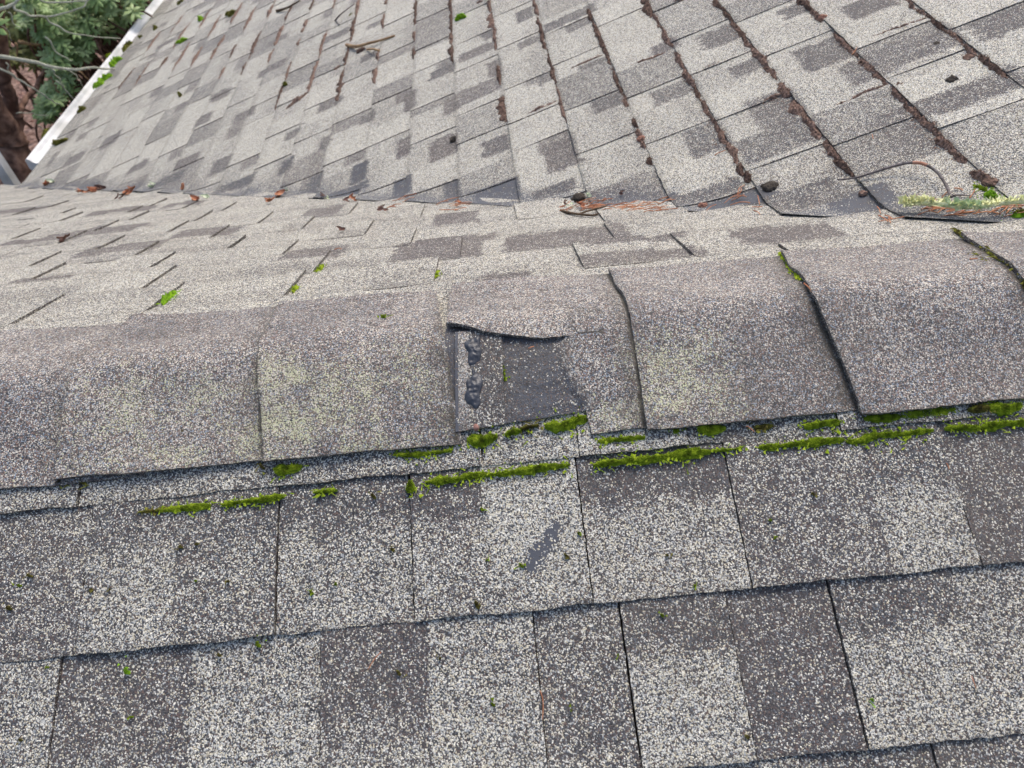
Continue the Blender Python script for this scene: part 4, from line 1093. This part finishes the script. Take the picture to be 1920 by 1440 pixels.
# small dead leaves and pale bits in the valley
def leaf_geo(vs, fs, c, n, d, l, w, curl):
    a = (d-n*d.dot(n)).normalized(); b = n.cross(a); k0 = len(vs)
    for i in range(5):
        t = i/4; ww = w*math.sin(math.pi*min(.97, max(.06, t)))**.8
        for s_ in (-1, 0, 1): vs.append(c+a*(t-.5)*l+b*s_*ww*.5+n*(curl*(abs(s_)+.9*(2*t-1)**2)+.0006))
    for i in range(4):
        for s_ in range(2): fs.append((k0+i*3+s_, k0+(i+1)*3+s_, k0+(i+1)*3+s_+1, k0+i*3+s_+1))
G10 = 'dead leaf scraps washed into the valley'
rng = random.Random(77)
LV = [(508, 381, 'leaf', .030, 'pale orange leaf scrap at the left of the bright pair in the valley'), (528, 368, 'leaf', .034, 'orange leaf scrap at the right of the bright pair in the valley'), (650, 380, 'leaf_dark', .020, 'dark leaf scrap left of the orange one in the valley'),
      (664, 376, 'leaf', .022, 'orange leaf scrap above the standing shingle corner'), (720, 397, 'leaf_dark', .020, 'brown oval leaf scrap beside the standing shingle corner'), (858, 387, 'leaf', .016, 'orange leaf scrap at the sheaf of needles'),
      (366, 378, 'leaf', .036, 'orange leaf scrap at the left of the valley'), (384, 374, 'pale', .030, 'pale yellowish leaf scrap at the left of the valley'), (240, 366, 'leaf', .040, 'reddish leaf scrap below a pale one, far left in the valley'),
      (226, 372, 'leaf_dark', .034, 'dark leaf scrap far left in the valley'), (250, 358, 'leaf', .034, 'reddish leaf scrap upper far left in the valley'), (172, 360, 'leaf', .045, 'long reddish scrap near the left end of the valley'), (188, 356, 'leaf_dark', .05, 'brown scrap near the left end of the valley'),
      (84, 350, 'leaf', .05, 'reddish scrap at the very left end of the valley'), (98, 342, 'pale', .045, 'pale scrap at the very left end of the valley'), (150, 364, 'leaf', .04, 'lowest reddish scrap near the left end of the valley'), (540, 361, 'pale', .018, 'pale green scrap above the bright orange pair'),
      (614, 376, 'pale', .014, 'small white green scrap in the valley left of centre'), (286, 351, 'pale', .030, 'pale green scrap on the slope above the left valley'), (115, 456, 'leaf_dark', .035, 'brown leaf caught in a joint of the far slope at the left'), (1070, 392, 'pale', .012, 'pale flake in the needle pile'),
      (1092, 390, 'leaf', .018, 'curled red orange leaf in the needle pile'), (1105, 372, 'pale', .014, 'pale flake standing above the needle pile'), (1172, 366, 'leaf_dark', .012, 'small dark scrap right above the needle pile'), (350, 352, 'leaf', .030, 'faint reddish scrap on the shingles above the left valley'), (1620, 505, 'leaf_dark', .0, ''), (644, 436, 'leaf_dark', .018, 'curled brown scrap on the far slope left of centre'), (796, 6, 'pale', .02, ''), (916, 2, 'pale', .018, 'white scrap at the top picture edge'), (604, 370, 'leaf_dark', .016, 'dark crumpled scrap beside the small white green scrap'), (1058, 386, 'leaf_dark', .012, 'dark scrap at the left end of the needle pile')]
for px, py, mt, l, lb in LV:
    if not lb: continue
    x, y = hit(px, py, .008); n = (nrm_at(x, y)+Vector((rng.uniform(-.5, .5), rng.uniform(-.8, .2), 0))).normalized()
    vs, fs = [], []
    for q in range(3):
        leaf_geo(vs, fs, surf(x+rng.uniform(-.3, .3)*l, y+rng.uniform(-.25, .25)*l, .010+.003*q), (n+Vector((rng.uniform(-.5, .5), rng.uniform(-.5, .5), 0))).normalized(), Vector((rng.uniform(.3, 1), rng.uniform(-.5, .5), 0)), l*rng.uniform(.6, 1), l*rng.uniform(.3, .5), l*.12)
    tag(obj_at('leaf_scrap', vs, fs, M[mt]), lb, 'leaf', G10)

# ================================================================== garden below
def onray(px, py, dist):
    return CAM+ray(px, py).normalized()*dist
# ground sheet
vs, fs = [], []; NG = 90
for i in range(NG+1):
    for j in range(NG+1):
        x = -40+80*i/NG; y = -20+70*j/NG
        vs.append(Vector((x, y, GZ+.10*nz(x*.5, y*.5, 1)+.04*nz(x*2, y*2, 3))))
for i in range(NG):
    for j in range(NG): fs.append((i*(NG+1)+j, (i+1)*(NG+1)+j, (i+1)*(NG+1)+j+1, i*(NG+1)+j+1))
tag(pydata('ground', vs, fs, M['ground']), 'brown bare garden soil covered with leaf litter', None, None, 'structure')
vs, fs = [], []
for q in range(5200):
    x, y = rng.uniform(-11, -1.5), rng.uniform(2.0, 16)
    leaf_geo(vs, fs, Vector((x, y, GZ+.08+.10*nz(x*.5, y*.5, 1)+.04*nz(x*2, y*2, 3)-.03)), Vector((rng.uniform(-.5, .5), rng.uniform(-.5, .5), 1)).normalized(), Vector((rng.uniform(-1, 1), rng.uniform(-1, 1), 0)), rng.uniform(.06, .13), rng.uniform(.03, .06), .01)
tag(pydata('fallen_leaves', vs, fs, M['fallen'], smooth=False), 'dry brown leaves scattered over the garden soil', 'fallen leaves', None, 'stuff')

def whorl(vs, fs, c, axis, l, rng, n=8):
    axis = axis.normalized(); a = axis.orthogonal().normalized(); b = axis.cross(a)
    for k in range(n):
        t = 2*math.pi*(k+rng.uniform(-.25, .25))/n
        d = (a*math.cos(t)+b*math.sin(t)+axis*rng.uniform(-.25, .45)).normalized()
        leaf_geo(vs, fs, c+d*l*.55, (axis+d*.1).normalized(), d, l*rng.uniform(.75, 1.1), l*.36, -l*.06)
def limb(vs, fs, pts, r0_, r1_, seg=8):
    p = smooth(pts, 6); n = len(p); p = [q+Vector((nz(q.z*3, i*.3, 1), nz(q.z*3, i*.3, 2), 0))*.02 for i, q in enumerate(p)]
    tube(vs, fs, p, [r0_+(r1_-r0_)*i/n for i in range(n)], seg)
def shrub(px0, px1, py0, py1, dist, n, label, cat, stems, leafm, mname='shrub', l=.10, seed=1, dr=.7, keep=None):
    rng = random.Random(seed)
    base = onray((px0+px1)/2, py1, dist); base.z = GZ
    root = empty(mname, base); tag(root, label, cat, 'shrubs and trees below the eave')
    vs, fs = [], []; tips = []
    for q in range(n):
        px, py = rng.uniform(px0, px1), rng.uniform(py0, py1)
        if keep and not keep(px, py): continue
        if fbm(px*.012+seed, py*.012, 2) < -.16: continue
        d = dist+rng.uniform(-dr, dr); c = onray(px, py, d)
        if c.z < GZ+.15: continue
        tips.append(c)
        whorl(vs, fs, c, Vector((rng.uniform(-.4, .5), rng.uniform(-.9, 0), 1)), l*rng.uniform(.7, 1.2), rng)
    pydata('crown', vs, fs, leafm, root)
    vs, fs = [], []
    for s_ in stems:
        limb(vs, fs, [onray(a, b, c) for a, b, c in s_[0]], s_[1], s_[2])
    for t in tips[::9]:
        limb(vs, fs, [t+Vector((0, 0, -.02)), t+Vector((rng.uniform(-.2, .2), rng.uniform(0, .3), -.35)), t+Vector((rng.uniform(-.3, .3), rng.uniform(.1, .5), -.8))], .006, .014, 5)
    pydata('trunk', vs, fs, M['bark'], root)
    return root
shrub(40, 300, -60, 250, 6.6, 3300, 'broad leaved green shrub below the eave, its leaves in whorls', 'shrub', [([(150, 300, 7.2), (140, 200, 6.9), (120, 120, 6.7), (160, 60, 6.6)], .035, .012)], M['green'], 'leafy_shrub', .062, 3,
      keep=lambda x, y: x < 272-.80*y and (y < 235-.55*abs(x-120)*.6 or y < 120) and not (x < 75 and y > 150))
shrub(-120, 70, -60, 120, 7.4, 420, 'yellowing loose shrub behind the dark trunks at the left edge', 'shrub', [([(30, 330, 7.8), (20, 200, 7.6), (10, 80, 7.4)], .03, .01)], M['yellow'], 'yellowing_shrub', .08, 8)
shrub(60, 330, -140, 60, 9.0, 700, 'dark green shrub standing farther back beyond the gutter', 'shrub', [([(200, 260, 9.5), (210, 120, 9.2), (190, 0, 9.0)], .04, .02)], M['green'], 'background_shrub', .085, 12)
# dark multi-stemmed trunk at left
root = empty('many_stemmed_tree', Vector((*onray(30, 380, 6.0)[:2], GZ))); tag(root, 'dark brown tree with several thick leaning stems at the left picture edge', 'tree', 'shrubs and trees below the eave')
for pts, a, b in (([(42, 420, 5.6), (35, 330, 5.5), (22, 270, 5.5), (-8, 215, 5.4), (-60, 120, 5.2)], .115, .06), ([(52, 400, 5.7), (36, 270, 5.6), (28, 220, 5.6), (12, 160, 5.5), (2, 80, 5.4), (-10, -60, 5.2)], .05, .028),
        ([(25, 380, 5.8), (14, 250, 5.8), (10, 180, 5.7), (-6, 110, 5.7), (-12, -60, 5.6)], .04, .028), ([(34, 215, 5.7), (46, 190, 5.8), (66, 165, 6.0), (90, 120, 6.2), (110, 60, 6.2)], .022, .010)):
    vs, fs = [], []; limb(vs, fs, [onray(x, y, d) for x, y, d in pts], a, b, 12); pydata('stem', vs, fs, M['bark'], root)
vs, fs = [], []
rng = random.Random(2)
for q in range(70):
    whorl(vs, fs, onray(rng.uniform(-110, -5), rng.uniform(-100, 60), 5.3+rng.uniform(-.3, .4)), Vector((rng.uniform(-.4, .4), -.5, 1)), .1, rng)
pydata('crown', vs, fs, M['green'], root)
# bare lichened branches in front
GB = 'bare branches hanging in front of the shrubs'
def branch(pts, r, m, label, d):
    vs, fs = [], []
    limb(vs, fs, [onray(x, y, d+dd) for x, y, dd in pts], r, r*.35, 6)
    tag(obj_at('bare_branch', vs, fs, m), label, 'branch', GB)
branch([(-120, 95, .2), (-30, 104, 0), (40, 112, 0), (80, 121, 0), (130, 130, .05), (182, 127, .1), (215, 130, .3)], .013, M['branch'], 'thickest pale bare branch reaching the gutter from the left edge', 4.9)
branch([(-60, 30, 0), (-5, 18, 0), (20, 10, 0), (38, -2, 0), (60, -30, 0)], .011, M['branch'], 'pale bare branch crossing the top left corner', 4.8)
branch([(20, 8, 0), (35, 20, 0), (60, 29, .05), (90, 31, .1), (130, 22, .1), (160, 8, .1), (175, -12, .1)], .007, M['branch'], 'thin bare branch sagging in an arc near the top left', 4.9)
branch([(60, -12, 0), (90, 4, 0), (130, 3, 0), (165, 0, 0), (190, -20, 0)], .006, M['branch'], 'thin bare twig along the top picture edge at left', 5.0)
branch([(78, 30, 0), (100, 45, 0), (130, 61, 0), (170, 68, 0), (225, 72, .2)], .006, M['branch'], 'thin bare twig drooping from the arc toward the gutter', 5.2)
branch([(-40, 110, 0), (0, 130, 0), (40, 152, .05), (70, 170, .1), (95, 188, .2), (110, 196, .3)], .007, M['branch'], 'thin bare branch slanting down across the trunks', 5.0)
branch([(36, 78, .0), (60, 82, 0), (86, 86, .1), (105, 100, .1), (125, 120, .2)], .011, M['branch_brown'], 'tan branch bowing through the middle of the shrub', 6.0)
branch([(30, 80, 0), (38, 110, 0), (60, 128, 0)], .008, M['branch_brown'], 'short tan branch under the bowing one', 6.0)
branch([(96, 145, 0), (105, 162, 0), (118, 178, 0), (130, 186, 0)], .010, M['branch_brown'], 'tan branch hanging low in the shrub', 6.0)
branch([(10, 118, 0), (18, 136, 0), (34, 150, 0)], .004, M['branch'], 'fine twig below the thickest pale branch at left', 4.95)
branch([(96, 130, 0), (106, 142, 0), (116, 156, .1), (124, 176, .2)], .004, M['branch'], 'fine twig below the thickest pale branch at its middle', 5.0)
branch([(122, 128, 0), (136, 136, 0), (148, 150, .1), (156, 166, .2)], .004, M['branch'], 'fine twig below the thickest pale branch near the gutter', 5.0)
rngb = random.Random(15)
WORDS = ['at the very top left', 'above the thick pale branch', 'beside the dark trunks', 'low over the brown soil', 'near the gutter', 'in the middle of the shrub', 'close to the left picture edge']
for q, (x, y) in enumerate([(30, 40), (110, 92), (60, 215), (95, 250), (170, 150), (130, 175), (8, 60)]):
    a = rngb.uniform(-.6, .9); l = rngb.uniform(45, 80); sg = rngb.uniform(-14, 14)
    branch([(x-math.cos(a)*l*.5, y-math.sin(a)*l*.5, 0), (x, y+sg, .05), (x+math.cos(a)*l*.5, y+math.sin(a)*l*.5, .1)], rngb.uniform(.003, .005), M[rngb.choice(['branch', 'branch_brown'])], 'very fine bare twig '+WORDS[q], rngb.uniform(4.9, 5.6))
# white post seen beyond the left eave
pb = onray(38, 362, 4.6)
top = None
vs, fs = [], []
P_ = onray(8, 322, 4.75)
box(vs, fs, (P_.x-.026, P_.y-.026, GZ), (P_.x+.026, P_.y+.026, -.3))
box(vs, fs, (P_.x-.035, P_.y-.035, -.3+.001), (P_.x+.035, P_.y+.035, -.24))
o = pydata('white_post', vs, fs, M['white'], None, False, Vector((P_.x, P_.y, GZ)))
tag(o, 'white painted square post standing beyond the left eave', 'post')
